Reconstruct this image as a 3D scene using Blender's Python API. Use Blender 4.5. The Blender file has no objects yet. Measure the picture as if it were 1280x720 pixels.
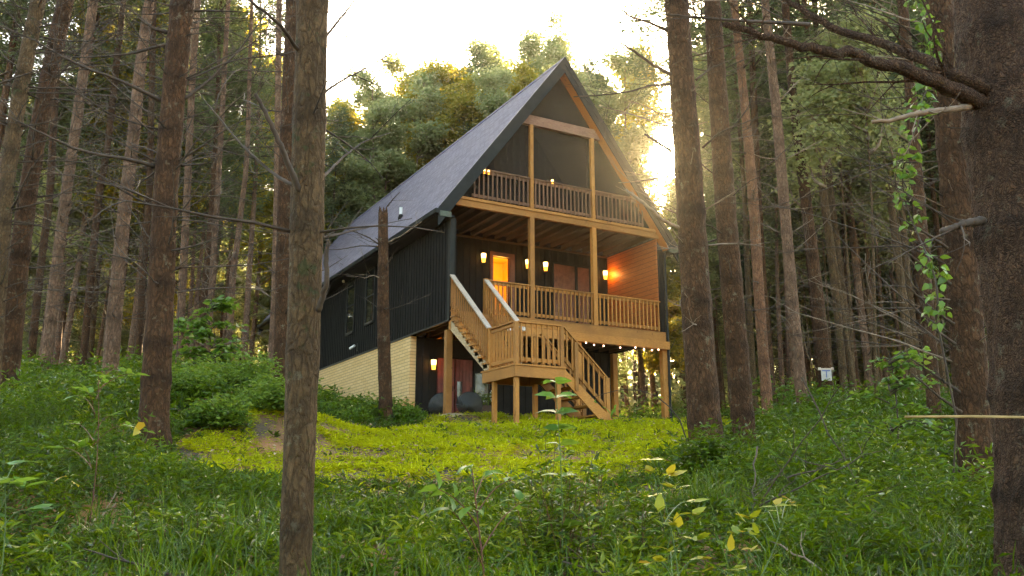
import bpy, math, random
import numpy as np
from mathutils import Vector
rnd = random.Random(11)
rng = np.random.default_rng(7)
scene = bpy.context.scene
COL = scene.collection
rad = math.radians

# ------------------------------------------------------------------ camera
CAM = np.array([-9.98, -21.452, -1.956])
FPX = 1108.93
YAW, PITCH = rad(29.037), rad(12.855)
FWD = np.array([math.sin(YAW)*math.cos(PITCH), math.cos(YAW)*math.cos(PITCH), math.sin(PITCH)])
RGT = np.array([math.cos(YAW), -math.sin(YAW), 0.0])
UPV = np.cross(RGT, FWD)
FH = np.array([math.sin(YAW), math.cos(YAW), 0.0])
cam = bpy.data.cameras.new('camera')
cam.sensor_width = 36.0
cam.lens = FPX/1280*36
cam.clip_end = 3000
cam.clip_start = 0.05
camo = bpy.data.objects.new('camera', cam)
COL.objects.link(camo)
camo.location = CAM
camo.rotation_euler = (rad(90)+PITCH, 0, -YAW)
scene.camera = camo

def at(px, py, d):                       # point seen at a pixel of the 1280 px photo, d metres ahead
    v = FWD*FPX + RGT*(px-640) - UPV*(py-360)
    return CAM + v*(d/(v@FH))
def sd(x, y):
    dx, dy = x-CAM[0], y-CAM[1]
    return dx*RGT[0]+dy*RGT[1], dx*FH[0]+dy*FH[1]
def xy(s, d):
    return CAM[0]+s*RGT[0]+d*FH[0], CAM[1]+s*RGT[1]+d*FH[1]

# ------------------------------------------------------------------ terrain
def sstep(a, b, v):
    t = np.clip((np.asarray(v, float)-a)/(b-a), 0, 1)
    return t*t*(3-2*t)
_grids = {}
def vnoise(x, y, scale, seed=0):
    if seed not in _grids:
        _grids[seed] = np.random.default_rng(1000+seed).random((64, 64))
    g = _grids[seed]
    x = np.asarray(x, float)/scale+300; y = np.asarray(y, float)/scale+300
    ix = np.floor(x).astype(int); iy = np.floor(y).astype(int)
    fx = x-ix; fy = y-iy
    fx = fx*fx*(3-2*fx); fy = fy*fy*(3-2*fy)
    a = g[ix % 64, iy % 64]; b = g[(ix+1) % 64, iy % 64]
    c = g[ix % 64, (iy+1) % 64]; e = g[(ix+1) % 64, (iy+1) % 64]
    return (a*(1-fx)+b*fx)*(1-fy)+(c*(1-fx)+e*fx)*fy
def ground(x, y):
    x = np.asarray(x, float); y = np.asarray(y, float)
    s, d = sd(x, y)
    pl = CAM[2]-1.45+.142*np.clip(d, -4, 200)
    z = -np.log(np.exp(-pl*5)+np.exp(-0.0*5))/5          # smooth minimum with the level yard
    z = z+np.where(pl > -.6, 0.02, 0)*0
    k_ = sstep(16, 19, d); left = sstep(-1.6, -6.5, s)*(1-k_)+sstep(-4.6, -8.2, s)*k_
    z = z+left*(.25*sstep(3, 9, d)+.045*np.clip(d-10, 0, 15))
    z = z-.5*sstep(2.5, 6, s)*(1-sstep(11, 21, d))
    z = z+.55*np.exp(-(((s+4.7)/1.5)**2+((d-15.3)/1.7)**2))
    z = z+.10*(vnoise(x, y, 1.7, 1)-.5)+.05*(vnoise(x, y, .6, 2)-.5)
    z = z-.75*sstep(3.4, 1.2, s+5.2)*sstep(17, 21, d)*(1-sstep(30, 36, d))*sstep(-7.5, -5.2, s) if False else z
    # level pad under the porch
    dx = np.maximum(np.maximum(.25-x, x-9), 0); dy = np.maximum(np.maximum(-.5-y, y-30), 0)
    w = 1-sstep(0, 1.1, np.hypot(dx, dy))
    return z*(1-w)+(-.03)*w
def lawn_mask(x, y):
    s, d = sd(x, y)
    n = vnoise(x, y, 1.3, 3)-.5; n2 = vnoise(x, y, .45, 4)-.5
    lo = 10.5+1.7*n+.8*n2-.5*np.clip(-s-1, 0, 4)*.0
    left = -4.7-.04*(d-12)+n+.4*n2
    right = 1.9+.42*(d-12)+n+.6*n2
    m = (d > lo) & (s > left) & (s < right) & (d < 33)
    m &= ~((d > 18.6+.9*n) & (s < -2.35+.5*n))
    return m

# ------------------------------------------------------------------ object helpers
def tag(o, label=None, cat=None, group=None, kind=None):
    if label: o['label'] = label
    if cat: o['category'] = cat
    if group: o['group'] = group
    if kind: o['kind'] = kind
    return o
def empty(name, loc=(0, 0, 0), rz=0.0, **k):
    o = bpy.data.objects.new(name, None)
    o.empty_display_size = .2
    COL.objects.link(o); o.location = loc; o.rotation_euler = (0, 0, rz)
    return tag(o, **k)
class MB:
    def __init__(s): s.v = []; s.f = []; s.t = []
    def add(s, vs, fs, t=0.0):
        n = len(s.v); s.v.extend([tuple(p) for p in vs]); s.f.extend([tuple(i+n for i in f) for f in fs])
        s.t.extend([t]*len(vs) if not hasattr(t, '__len__') else t); return s
    def box(s, x0, x1, y0, y1, z0, z1):
        return s.add([(x0,y0,z0),(x1,y0,z0),(x1,y1,z0),(x0,y1,z0),(x0,y0,z1),(x1,y0,z1),(x1,y1,z1),(x0,y1,z1)],
              [(0,3,2,1),(4,5,6,7),(0,1,5,4),(1,2,6,5),(2,3,7,6),(3,0,4,7)])
    def bar(s, a, b, w, h, side=None):   # beam with rectangular section from a to b
        a = np.array(a, float); b = np.array(b, float); d = b-a; d /= np.linalg.norm(d)
        if side is None:
            up = np.array([0, 0, 1.]) if abs(d[2]) < .95 else np.array([0, 1., 0])
            side = np.cross(d, up)
        side = np.array(side, float); side /= np.linalg.norm(side); up = np.cross(side, d); up /= np.linalg.norm(up)
        vs = []
        for p in (a, b):
            for i, j in ((-1,-1),(1,-1),(1,1),(-1,1)): vs.append(p+side*i*w/2+up*j*h/2)
        return s.add(vs, [(0,1,2,3),(7,6,5,4),(0,4,5,1),(1,5,6,2),(2,6,7,3),(3,7,4,0)])
    def prism(s, pts, off):
        n = len(pts); off = np.array(off, float); pts = [np.array(p, float) for p in pts]
        return s.add(pts+[p+off for p in pts], [tuple(range(n))[::-1], tuple(range(n, 2*n))]+[(i, (i+1) % n, n+(i+1) % n, n+i) for i in range(n)])
    def tube(s, pts, rs, n=6, cap=True, t=None, wob=0.0, seed=0):
        pts = np.array(pts, float); m = len(pts)
        T = np.gradient(pts, axis=0); T /= np.linalg.norm(T, axis=1)[:, None]+1e-9
        ref = np.array([.3, .1, .95]) if abs(T[0][2]) < .9 else np.array([1., .2, .1])
        U = np.cross(T, ref); U /= np.linalg.norm(U, axis=1)[:, None]; V = np.cross(T, U)
        an = np.arange(n)*2*math.pi/n
        R = np.asarray(rs, float)[:, None]*np.ones(n)
        if wob:
            rg = np.random.default_rng(seed)
            R = R*(1+wob*(rg.random((m, n))-.5)+wob*1.3*np.sin(an*3+seed+np.linspace(0, 3, m)[:, None])*.4)
        vs = pts[:, None, :]+(U[:, None, :]*np.cos(an)[None, :, None]+V[:, None, :]*np.sin(an)[None, :, None])*R[:, :, None]
        fs = [(i*n+j, i*n+(j+1) % n, (i+1)*n+(j+1) % n, (i+1)*n+j) for i in range(m-1) for j in range(n)]
        if cap: fs += [tuple(range(n))[::-1], tuple((m-1)*n+j for j in range(n))]
        tt = 0.0 if t is None else (list(np.repeat(np.asarray(t, float), n)) if np.ndim(t) == 1 else list(np.asarray(t, float).ravel()))
        return s.add(vs.reshape(-1, 3), fs, tt)
    def lathe(s, prof, c, n=16):
        m = len(prof); vs = []
        for r, z in prof:
            for j in range(n): vs.append((c[0]+r*math.cos(j*2*math.pi/n), c[1]+r*math.sin(j*2*math.pi/n), c[2]+z))
        fs = [(i*n+j, i*n+(j+1) % n, (i+1)*n+(j+1) % n, (i+1)*n+j) for i in range(m-1) for j in range(n)]
        fs += [tuple(range(n))[::-1], tuple((m-1)*n+j for j in range(n))]
        return s.add(vs, fs)
    def mesh(s, name, mat, smooth=False):
        me = bpy.data.meshes.new(name); me.from_pydata([tuple(map(float, p)) for p in s.v], [], s.f); me.materials.append(mat)
        if any(s.t):
            at_ = me.attributes.new('tint', 'FLOAT', 'POINT'); at_.data.foreach_set('value', np.array(s.t, np.float32))
        if smooth: me.polygons.foreach_set('use_smooth', [True]*len(me.polygons))
        me.update(); return me
    def build(s, name, mat, parent=None, smooth=False, **k):
        o = bpy.data.objects.new(name, s.mesh(name, mat, smooth)); COL.objects.link(o)
        if parent is not None:
            o.parent = parent
            o.matrix_parent_inverse = parent_inv(parent)
        return tag(o, **k)
from mathutils import Matrix
def world_of(o):
    m = Matrix.LocRotScale(o.location, o.rotation_euler, o.scale)
    if o.parent: m = world_of(o.parent) @ o.matrix_parent_inverse @ m
    return m
def parent_inv(p): return world_of(p).inverted()   # vertices are given in world space

def raw_mesh(name, V, faces_n, idx, mat, tint=None):
    me = bpy.data.meshes.new(name)
    V = np.asarray(V, np.float32).reshape(-1, 3); idx = np.asarray(idx, np.int32).ravel(); nf = len(idx)//faces_n
    me.vertices.add(len(V)); me.vertices.foreach_set('co', V.ravel())
    me.loops.add(len(idx)); me.loops.foreach_set('vertex_index', idx)
    me.polygons.add(nf); me.polygons.foreach_set('loop_start', np.arange(nf, dtype=np.int32)*faces_n)
    if tint is not None:
        a = me.attributes.new('tint', 'FLOAT', 'POINT'); a.data.foreach_set('value', np.asarray(tint, np.float32))
    me.materials.append(mat); me.update(calc_edges=True); return me
def link(name, me, parent=None, local=False, **k):
    o = bpy.data.objects.new(name, me); COL.objects.link(o)
    if parent is not None:
        o.parent = parent
        if not local: o.matrix_parent_inverse = parent_inv(parent)
    return tag(o, **k)
def nrm(a): return a/(np.linalg.norm(a, axis=-1, keepdims=True)+1e-9)
def leaf_arrays(P, A, N, L, W, tint, fold=.22, curl=.15):
    A = nrm(A); S = nrm(np.cross(A, N)); N = np.cross(S, A)
    L = np.asarray(L)[:, None]; W = np.asarray(W)[:, None]
    mid = P+A*L*.42
    V = np.stack([P, mid+S*W*.5+N*W*fold, mid-S*W*.5+N*W*fold, P+A*L-N*L*curl], 1)
    base = np.arange(len(P))[:, None]*4
    F = np.concatenate([base+np.array([[0, 2, 3]]), base+np.array([[0, 3, 1]])], 1)
    return V.reshape(-1, 3), F.reshape(-1), np.repeat(tint, 4)
def broad_arrays(P, A, N, L, W, tint, fold=.18, droop=.25):
    A = nrm(A); S = nrm(np.cross(A, N)); N = np.cross(S, A); L = np.asarray(L)[:, None]; W = np.asarray(W)[:, None]
    def q(a, s, n): return P+A*L*a+S*W*s+N*L*n
    V = np.stack([q(0,0,0), q(.3,0,.02), q(.68,0,-droop*.35), q(1,0,-droop), q(.25,.46,fold*.4), q(.62,.36,fold*.3-droop*.3), q(.25,-.46,fold*.4), q(.62,-.36,fold*.3-droop*.3)], 1)
    t = [[0,1,4],[1,2,5],[1,5,4],[2,3,5],[0,6,1],[1,6,7],[1,7,2],[2,7,3]]
    b = np.arange(len(P))[:, None, None]*8+np.array(t)[None]
    return V.reshape(-1, 3), b.reshape(-1), np.repeat(tint, 8)
def cat_arrays(lst):
    Vs, Fs, Ts = [], [], []; n = 0
    for V, F, T in lst:
        Vs.append(V); Fs.append(F+n); Ts.append(T); n += len(V)
    return np.concatenate(Vs), np.concatenate(Fs), np.concatenate(Ts)
def rand_dirs(n, zlo=-1, zhi=1, g=None):
    g = g or rng; z = g.uniform(zlo, zhi, n); a = g.uniform(0, 2*math.pi, n); r = np.sqrt(np.maximum(0, 1-z*z))
    return np.stack([r*np.cos(a), r*np.sin(a), z], 1)

# ------------------------------------------------------------------ materials
def newmat(name):
    m = bpy.data.materials.new(name); m.use_nodes = True; nt = m.node_tree
    return m, nt, nt.nodes['Principled BSDF']
def N_(nt, t, **k):
    n = nt.nodes.new(t)
    for a, b in k.items():
        if hasattr(n, a): setattr(n, a, b)
        else: n.inputs[a].default_value = b
    return n
def ramp(nt, fac, stops):
    r = nt.nodes.new('ShaderNodeValToRGB'); e = r.color_ramp.elements
    while len(e) < len(stops): e.new(.5)
    for i, (p, c) in enumerate(stops): e[i].position = p; e[i].color = (*c, 1)
    nt.links.new(fac, r.inputs[0]); return r.outputs[0]
def coords(nt, scale=(1, 1, 1), obj=True):
    tc = nt.nodes.new('ShaderNodeTexCoord'); mp = nt.nodes.new('ShaderNodeMapping'); mp.inputs['Scale'].default_value = scale
    nt.links.new(tc.outputs['Object'], mp.inputs[0]); return mp.outputs[0]
def noise(nt, vec, scale, detail=4, rough=.6):
    n = nt.nodes.new('ShaderNodeTexNoise'); n.inputs['Scale'].default_value = scale; n.inputs['Detail'].default_value = detail; n.inputs['Roughness'].default_value = rough
    nt.links.new(vec, n.inputs['Vector']); return n.outputs['Fac']
def mix(nt, a, b, fac, mode='MIX'):
    n = nt.nodes.new('ShaderNodeMix'); n.data_type = 'RGBA'; n.blend_type = mode
    for sock, val in ((n.inputs['Factor'], fac), (n.inputs[6], a), (n.inputs[7], b)):
        if hasattr(val, 'links') or isinstance(val, bpy.types.NodeSocket): nt.links.new(val, sock)
        else: sock.default_value = val if not isinstance(val, tuple) else (*val, 1)
    return n.outputs[2]
def math_(nt, op, a, b=0.5):
    n = nt.nodes.new('ShaderNodeMath'); n.operation = op
    for i, v in enumerate((a, b)):
        if isinstance(v, bpy.types.NodeSocket): nt.links.new(v, n.inputs[i])
        else: n.inputs[i].default_value = v
    return n.outputs[0]
def bump(nt, bsdf, h, strength, dist=.02):
    b = nt.nodes.new('ShaderNodeBump'); b.inputs['Strength'].default_value = strength; b.inputs['Distance'].default_value = dist
    nt.links.new(h, b.inputs['Height']); nt.links.new(b.outputs[0], bsdf.inputs['Normal'])
def attr(nt, name):
    a = nt.nodes.new('ShaderNodeAttribute'); a.attribute_name = name; return a.outputs['Fac']

def m_wood(name, c0, c1, axis=(1, 1, 1), rough=.7):
    m, nt, b = newmat(name)
    v = coords(nt, axis)
    g = noise(nt, v, 9, 6, .65); k = noise(nt, coords(nt), 1.3, 3); big = noise(nt, coords(nt), 7, 2)
    c = ramp(nt, g, [(.25, tuple(x*.55 for x in c0)), (.48, c0), (.72, c1)])
    c = mix(nt, c, tuple(x*.6 for x in c0), ramp(nt, k, [(.45, (0,0,0)), (.75, (.7,.7,.7))]))
    c = mix(nt, c, (c0[0]*.35, c0[1]*.3, c0[2]*.28), ramp(nt, big, [(.68, (0,0,0)), (.76, (.8,.8,.8))]))
    oi = nt.nodes.new('ShaderNodeObjectInfo'); hs = nt.nodes.new('ShaderNodeHueSaturation'); nt.links.new(c, hs.inputs['Color']); nt.links.new(math_(nt, 'ADD', math_(nt, 'MULTIPLY', oi.outputs['Random'], .5), .72), hs.inputs['Value']); hs.inputs['Saturation'].default_value = 1.06
    nt.links.new(hs.outputs[0], b.inputs['Base Color']); b.inputs['Roughness'].default_value = rough
    bump(nt, b, g, .25, .01); return m
WX = m_wood('wood_along_x', (.38, .165, .046), (.53, .265, .085), (1.2, 22, 22))
WY = m_wood('wood_along_y', (.38, .165, .046), (.53, .265, .085), (22, 1.2, 22))
WZ = m_wood('wood_upright', (.38, .165, .046), (.53, .265, .085), (22, 22, 1.2))
WPALE = m_wood('weathered_handrail', (.46, .37, .29), (.62, .52, .43), (9, 2, 4))
WSTR = m_wood('stringer_wood', (.46, .33, .19), (.6, .46, .29), (9, 2, 4))
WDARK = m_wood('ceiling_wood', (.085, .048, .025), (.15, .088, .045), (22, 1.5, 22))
WRED = m_wood('collar_wood', (.30, .15, .09), (.46, .27, .18), (1.2, 12, 12))
WRAIL = m_wood('weathered_rail_wood', (.20, .10, .055), (.31, .17, .10), (1.2, 22, 22))
SOFFIT = m_wood('soffit_cedar', (.42, .145, .04), (.5, .2, .065), (3, 22, 3))

def m_plain(name, c, rough=.6, var=.25, scale=3, metal=0):
    m, nt, b = newmat(name); n = noise(nt, coords(nt), scale, 5)
    nt.links.new(ramp(nt, n, [(.3, tuple(x*(1-var) for x in c)), (.7, tuple(min(1, x*(1+var)) for x in c))]), b.inputs['Base Color'])
    b.inputs['Roughness'].default_value = rough; b.inputs['Metallic'].default_value = metal; b.inputs['Specular IOR Level'].default_value = .5 if max(c) > .03 else .14; return m
BLACK = m_plain('black_painted_board', (.0085, .009, .008), .7, .35, 2)
TRIM = m_plain('black_trim_metal', (.014, .0165, .015), .42, .3, 4)
DARKSCR = m_plain('dark_charcoal', (.016, .014, .012), .7, .3)
REDDOOR = m_plain('barn_red_paint', (.16, .028, .018), .55, .3, 5)
SLAB = m_plain('pale_concrete', (.42, .33, .22), .85, .25, 6)
BOARD = m_plain('weathered_white_board', (.42, .40, .36), .7, .2, 14)
WHITE = m_plain('white_plastic', (.75, .75, .73), .45, .06)
INSIDE = m_plain('warm_plaster', (.72, .45, .17), .8, .05)
DOORWOOD = m_plain('reddish_door_frame', (.15, .05, .025), .5, .3, 6)
WICKER = m_plain('black_wicker', (.05, .052, .045), .7, .4, 30)
CURTAIN = m_plain('rose_brown_curtain', (.30, .13, .085), .85, .25, 9)
COPPER = m_plain('patina_metal', (.06, .075, .045), .5, .4, 8)

def m_clad():
    m, nt, b = newmat('cedar_siding'); v = coords(nt, (2, 1.2, 26)); g = noise(nt, v, 5, 5)
    tc = nt.nodes.new('ShaderNodeTexCoord'); sp = nt.nodes.new('ShaderNodeSeparateXYZ'); nt.links.new(tc.outputs['Object'], sp.inputs[0])
    z = math_(nt, 'FRACT', math_(nt, 'MULTIPLY', sp.outputs[2], 6.6))
    gap = math_(nt, 'LESS_THAN', z, .08)
    c = ramp(nt, g, [(.3, (.30, .08, .022)), (.55, (.48, .15, .04)), (.75, (.58, .2, .06))])
    c = mix(nt, c, (.06, .02, .01), gap); nt.links.new(c, b.inputs['Base Color']); b.inputs['Roughness'].default_value = .5
    bump(nt, b, z, .5, .02); return m
CLAD = m_clad()
def m_shingle():
    m, nt, b = newmat('asphalt_shingles'); tc = nt.nodes.new('ShaderNodeTexCoord'); sp = nt.nodes.new('ShaderNodeSeparateXYZ'); nt.links.new(tc.outputs['Object'], sp.inputs[0])
    cb = nt.nodes.new('ShaderNodeCombineXYZ'); nt.links.new(sp.outputs[1], cb.inputs[0]); nt.links.new(math_(nt, 'MULTIPLY', sp.outputs[2], 1.25), cb.inputs[1])
    br = nt.nodes.new('ShaderNodeTexBrick'); nt.links.new(cb.outputs[0], br.inputs['Vector'])
    br.inputs['Scale'].default_value = 1; br.inputs['Brick Width'].default_value = .32; br.inputs['Row Height'].default_value = .14; br.inputs['Mortar Size'].default_value = .012
    br.inputs['Color1'].default_value = (.12, .108, .132, 1); br.inputs['Color2'].default_value = (.19, .172, .208, 1); br.inputs['Mortar'].default_value = (.07, .067, .075, 1)
    n = noise(nt, coords(nt), 40, 3); n2 = noise(nt, coords(nt), .8, 4)
    c = mix(nt, br.outputs[0], (.27, .245, .30), ramp(nt, n, [(.5, (0,0,0)), (.75, (.6,.6,.6))]))
    c = mix(nt, c, (.17, .15, .18), ramp(nt, n2, [(.5, (0,0,0)), (.8, (.45,.45,.45))]))
    nt.links.new(c, b.inputs['Base Color']); b.inputs['Roughness'].default_value = .95; b.inputs['Specular IOR Level'].default_value = .2; bump(nt, b, br.outputs['Fac'], -.5, .02); return m
SHINGLE = m_shingle()
def m_block():
    m, nt, b = newmat('tan_brick'); tc = nt.nodes.new('ShaderNodeTexCoord'); sp = nt.nodes.new('ShaderNodeSeparateXYZ'); nt.links.new(tc.outputs['Object'], sp.inputs[0])
    cb = nt.nodes.new('ShaderNodeCombineXYZ'); nt.links.new(math_(nt, 'ADD', sp.outputs[0], sp.outputs[1]), cb.inputs[0]); nt.links.new(sp.outputs[2], cb.inputs[1])
    br = nt.nodes.new('ShaderNodeTexBrick'); nt.links.new(cb.outputs[0], br.inputs['Vector']); br.inputs['Scale'].default_value = 1
    br.inputs['Brick Width'].default_value = .42; br.inputs['Row Height'].default_value = .098; br.inputs['Mortar Size'].default_value = .012
    br.inputs['Color1'].default_value = (.66, .43, .18, 1); br.inputs['Color2'].default_value = (.74, .51, .24, 1); br.inputs['Mortar'].default_value = (.42, .28, .12, 1)
    n = noise(nt, coords(nt), 1.6, 5)
    # red clay splashed up on the lowest courses
    h = math_(nt, 'ADD', math_(nt, 'MULTIPLY', n, 1.6), math_(nt, 'MULTIPLY', sp.outputs[2], -1.0))
    c = mix(nt, br.outputs[0], (.55, .19, .04), ramp(nt, h, [(-.0, (0,0,0)), (.6, (.85,.85,.85))]))
    nt.links.new(c, b.inputs['Base Color']); b.inputs['Roughness'].default_value = .85; bump(nt, b, br.outputs['Fac'], -.6, .02); return m
BLOCK = m_block()
def m_leaf(name, stops, trans=.35, rough=.45, tcol=None, spec=.4):
    m, nt, b = newmat(name); t = attr(nt, 'tint'); c = ramp(nt, t, stops)
    nt.links.new(c, b.inputs['Base Color']); b.inputs['Roughness'].default_value = rough; b.inputs['Specular IOR Level'].default_value = spec
    tr = nt.nodes.new('ShaderNodeBsdfTranslucent'); g = mix(nt, c, tcol or (.6, .75, .08), .55 if tcol is None else .5, 'MIX')
    gm = mix(nt, c, g, .55); nt.links.new(gm, tr.inputs[0])
    ms = nt.nodes.new('ShaderNodeMixShader'); ms.inputs[0].default_value = trans
    nt.links.new(b.outputs[0], ms.inputs[1]); nt.links.new(tr.outputs[0], ms.inputs[2]); nt.links.new(ms.outputs[0], nt.nodes['Material Output'].inputs[0]); return m
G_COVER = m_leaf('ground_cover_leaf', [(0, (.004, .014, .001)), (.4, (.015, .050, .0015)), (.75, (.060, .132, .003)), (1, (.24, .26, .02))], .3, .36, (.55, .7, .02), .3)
G_LAWN = m_leaf('lawn_blade', [(0, (.13, .19, .008)), (.45, (.42, .46, .014)), (.9, (.60, .58, .022)), (1, (.46, .25, .05))], .18, .7, (.8, .7, .01), .1)
G_BUSH = m_leaf('bush_leaf', [(0, (.03, .085, .008)), (.5, (.075, .155, .012)), (1, (.17, .25, .02))], .35, .5)
G_PINE = m_leaf('pine_needles', [(0, (.05, .075, .032)), (.5, (.08, .11, .045)), (1, (.14, .155, .06))], .4, .55, (.55, .6, .2))
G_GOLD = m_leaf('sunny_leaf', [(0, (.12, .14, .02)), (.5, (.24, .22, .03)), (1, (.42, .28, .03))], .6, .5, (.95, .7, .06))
G_OAK = m_leaf('oak_leaf', [(0, (.14, .17, .075)), (.5, (.22, .245, .11)), (1, (.31, .30, .12))], .6, .5, (.8, .78, .22))
G_BROAD = m_leaf('broad_leaf', [(0, (.035, .10, .012)), (.6, (.07, .18, .02)), (.92, (.12, .25, .03)), (1, (.2, .22, .05))], .4, .4)
G_YEL = m_leaf('yellowing_leaf', [(0, (.13, .2, .012)), (.5, (.24, .27, .015)), (.9, (.38, .30, .03)), (1, (.40, .17, .03))], .4, .5, (.7, .6, .04))
def m_bark(name, c, dark, scale=1.0, scaly=False, moss=0.0):
    m, nt, b = newmat(name)
    fine = noise(nt, coords(nt, (1, 1, .6)), 22*scale, 8, .78); mid = noise(nt, coords(nt, (1, 1, .5)), 6*scale, 5, .7); big = noise(nt, coords(nt), 2.1, 4)
    v = coords(nt, (1, 1, .36 if not scaly else .75)); nz = nt.nodes.new('ShaderNodeTexNoise'); nz.inputs['Scale'].default_value = 11; nz.inputs['Detail'].default_value = 4; nt.links.new(v, nz.inputs['Vector'])
    wob = nt.nodes.new('ShaderNodeMixRGB'); wob.blend_type = 'LINEAR_LIGHT'; wob.inputs[0].default_value = .07; nt.links.new(v, wob.inputs[1]); nt.links.new(nz.outputs['Color'], wob.inputs[2])
    vo = nt.nodes.new('ShaderNodeTexVoronoi'); vo.feature = 'DISTANCE_TO_EDGE'; vo.inputs['Scale'].default_value = (19 if not scaly else 46)*scale; nt.links.new(wob.outputs[0], vo.inputs['Vector'])
    vc = nt.nodes.new('ShaderNodeTexVoronoi'); vc.inputs['Scale'].default_value = (19 if not scaly else 46)*scale; nt.links.new(wob.outputs[0], vc.inputs['Vector'])
    cr = ramp(nt, vo.outputs['Distance'], [(0, (0,0,0)), (.22, (1,1,1))])
    col = ramp(nt, fine, [(.28, dark), (.5, c), (.74, tuple(min(1, x*2.0) for x in c))])
    col = mix(nt, col, tuple(x*1.7+.01 for x in c), math_(nt, 'MULTIPLY', vc.outputs['Color'], .45))
    col = mix(nt, col, dark, math_(nt, 'MULTIPLY', math_(nt, 'SUBTRACT', 1.0, cr), .55 if not scaly else .6))
    col = mix(nt, col, tuple(x*.45 for x in c), ramp(nt, mid, [(.46, (0,0,0)), (.66, (.75,.75,.75))]))
    col = mix(nt, col, (.21, .19, .125), ramp(nt, noise(nt, coords(nt), 8, 6, .75), [(.58, (0,0,0)), (.66, (.6,.6,.6))]))
    col = mix(nt, col, tuple(x*.5 for x in dark), attr(nt, 'tint'))
    if moss: col = mix(nt, col, (.05, .06, .02), ramp(nt, mix_noise(nt), [(.56, (0,0,0)), (.62, (moss, moss, moss))]))
    nt.links.new(col, b.inputs['Base Color']); b.inputs['Roughness'].default_value = .85; b.inputs['Specular IOR Level'].default_value = .2
    hh = math_(nt, 'ADD', math_(nt, 'MULTIPLY', cr, .9 if scaly else .5), math_(nt, 'ADD', fine, mid)); bump(nt, b, hh, 1.0, .05 if scaly else .035); return m
def mix_noise(nt): return math_(nt, 'MULTIPLY', math_(nt, 'ADD', noise(nt, coords(nt), 3.0, 5), noise(nt, coords(nt), 14, 5)), .5)
BARK_BROWN = m_bark('brown_pine_bark', (.088, .041, .017), (.016, .008, .003))
BARK_GREY = m_bark('grey_pine_bark', (.125, .075, .034), (.035, .021, .010), 1.3, False, .75)
BARK_SCALY = m_bark('scaly_dark_bark', (.125, .066, .036), (.016, .009, .005), 1.0, True)
BARK_PALE = m_bark('pale_bark', (.20, .115, .070), (.05, .028, .016), .8)
BARK_SUNLIT = m_bark('orange_lit_bark', (.20, .095, .048), (.07, .035, .02))  # the sun's orange light on this trunk is painted into the bark colour
TWIG = m_plain('dead_twig', (.052, .034, .021), .8, .5, 12)
TWIG_PALE = m_plain('bleached_twig', (.20, .145, .10), .8, .4, 12)
STEMRED = m_plain('reddish_stem', (.10, .028, .014), .6, .4, 12)
STEMGRN = m_plain('green_stem', (.07, .12, .03), .6, .4, 12)

def m_ground():
    m, nt, b = newmat('forest_floor'); v = coords(nt)
    n = noise(nt, v, 1.1, 6); f = noise(nt, v, 22, 5, .7)
    c = ramp(nt, f, [(.3, (.035, .024, .012)), (.55, (.075, .052, .025)), (.75, (.13, .085, .04))])
    c = mix(nt, c, (.30, .13, .04), ramp(nt, n, [(.42, (0,0,0)), (.6, (.75,.75,.75))]))
    nt.links.new(c, b.inputs['Base Color']); b.inputs['Roughness'].default_value = .95; bump(nt, b, f, .8, .03); return m
GROUND = m_ground()
def m_emit(name, c, st):
    m, nt, b = newmat(name); b.inputs['Base Color'].default_value = (*c, 1); b.inputs['Emission Color'].default_value = (*c, 1); b.inputs['Emission Strength'].default_value = st; return m
LAMPG = m_emit('lit_lamp_glass', (1, .62, .2), .7)
LAMPLOW = m_emit('lit_amber_glass', (1, .38, .05), .28)
BULB = m_emit('lit_bulb', (1, .5, .35), 1.3)
def m_glass(name, tint, alpha):
    m, nt, b = newmat(name); b.inputs['Base Color'].default_value = (*tint, 1); b.inputs['Roughness'].default_value = .04; b.inputs['Specular IOR Level'].default_value = .7
    tr = nt.nodes.new('ShaderNodeBsdfTransparent'); ms = nt.nodes.new('ShaderNodeMixShader'); ms.inputs[0].default_value = alpha
    nt.links.new(tr.outputs[0], ms.inputs[1]); nt.links.new(b.outputs[0], ms.inputs[2]); nt.links.new(ms.outputs[0], nt.nodes['Material Output'].inputs[0]); return m
GLASS = m_glass('window_glass', (.012, .014, .013), .93)
DGLASS = m_glass('door_glass', (.02, .015, .01), .12)
WK = WICKER.node_tree; wv = WK.nodes.new('ShaderNodeTexWave'); wv.inputs['Scale'].default_value = 14; wv.inputs['Distortion'].default_value = 1; WK.links.new(coords(WK), wv.inputs[0]); wt = WK.nodes.new('ShaderNodeBsdfTransparent'); wm = WK.nodes.new('ShaderNodeMixShader'); WK.links.new(ramp(WK, wv.outputs['Fac'], [(.3, (.35,.35,.35)), (.5, (1,1,1))]), wm.inputs[0]); WK.links.new(wt.outputs[0], wm.inputs[1]); WK.links.new(WK.nodes['Principled BSDF'].outputs[0], wm.inputs[2]); WK.links.new(wm.outputs[0], WK.nodes['Material Output'].inputs[0])
SCREEN = m_glass('insect_screen', (.028, .024, .02), .62)
SCREEN.node_tree.nodes['Principled BSDF'].inputs['Roughness'].default_value = .8
SCREEN.node_tree.nodes['Principled BSDF'].inputs['Specular IOR Level'].default_value = .1
SKY_STRENGTH, HAZE, HAZE_G, EXPOSURE = .085, 0.00032, .915, 4.25
# ------------------------------------------------------------------ the cabin
W, D, LEN = 7.3, 2.73, 20.0
SL, APEX, EAVEX, EAVEZ, OV = 1.3319, 11.106, 4.143, 5.589, .265
XC = W/2
def roofz(x): return APEX-abs(x-XC)*SL
cabin = empty('cabin', (0, 0, 0), label='black board and batten cabin with steep gable roof, two timber porches and outside stairs', cat='house')
def part(mb, name, mat, parent=None, **k): return mb.build(name, mat, parent or cabin, **k)

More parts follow.
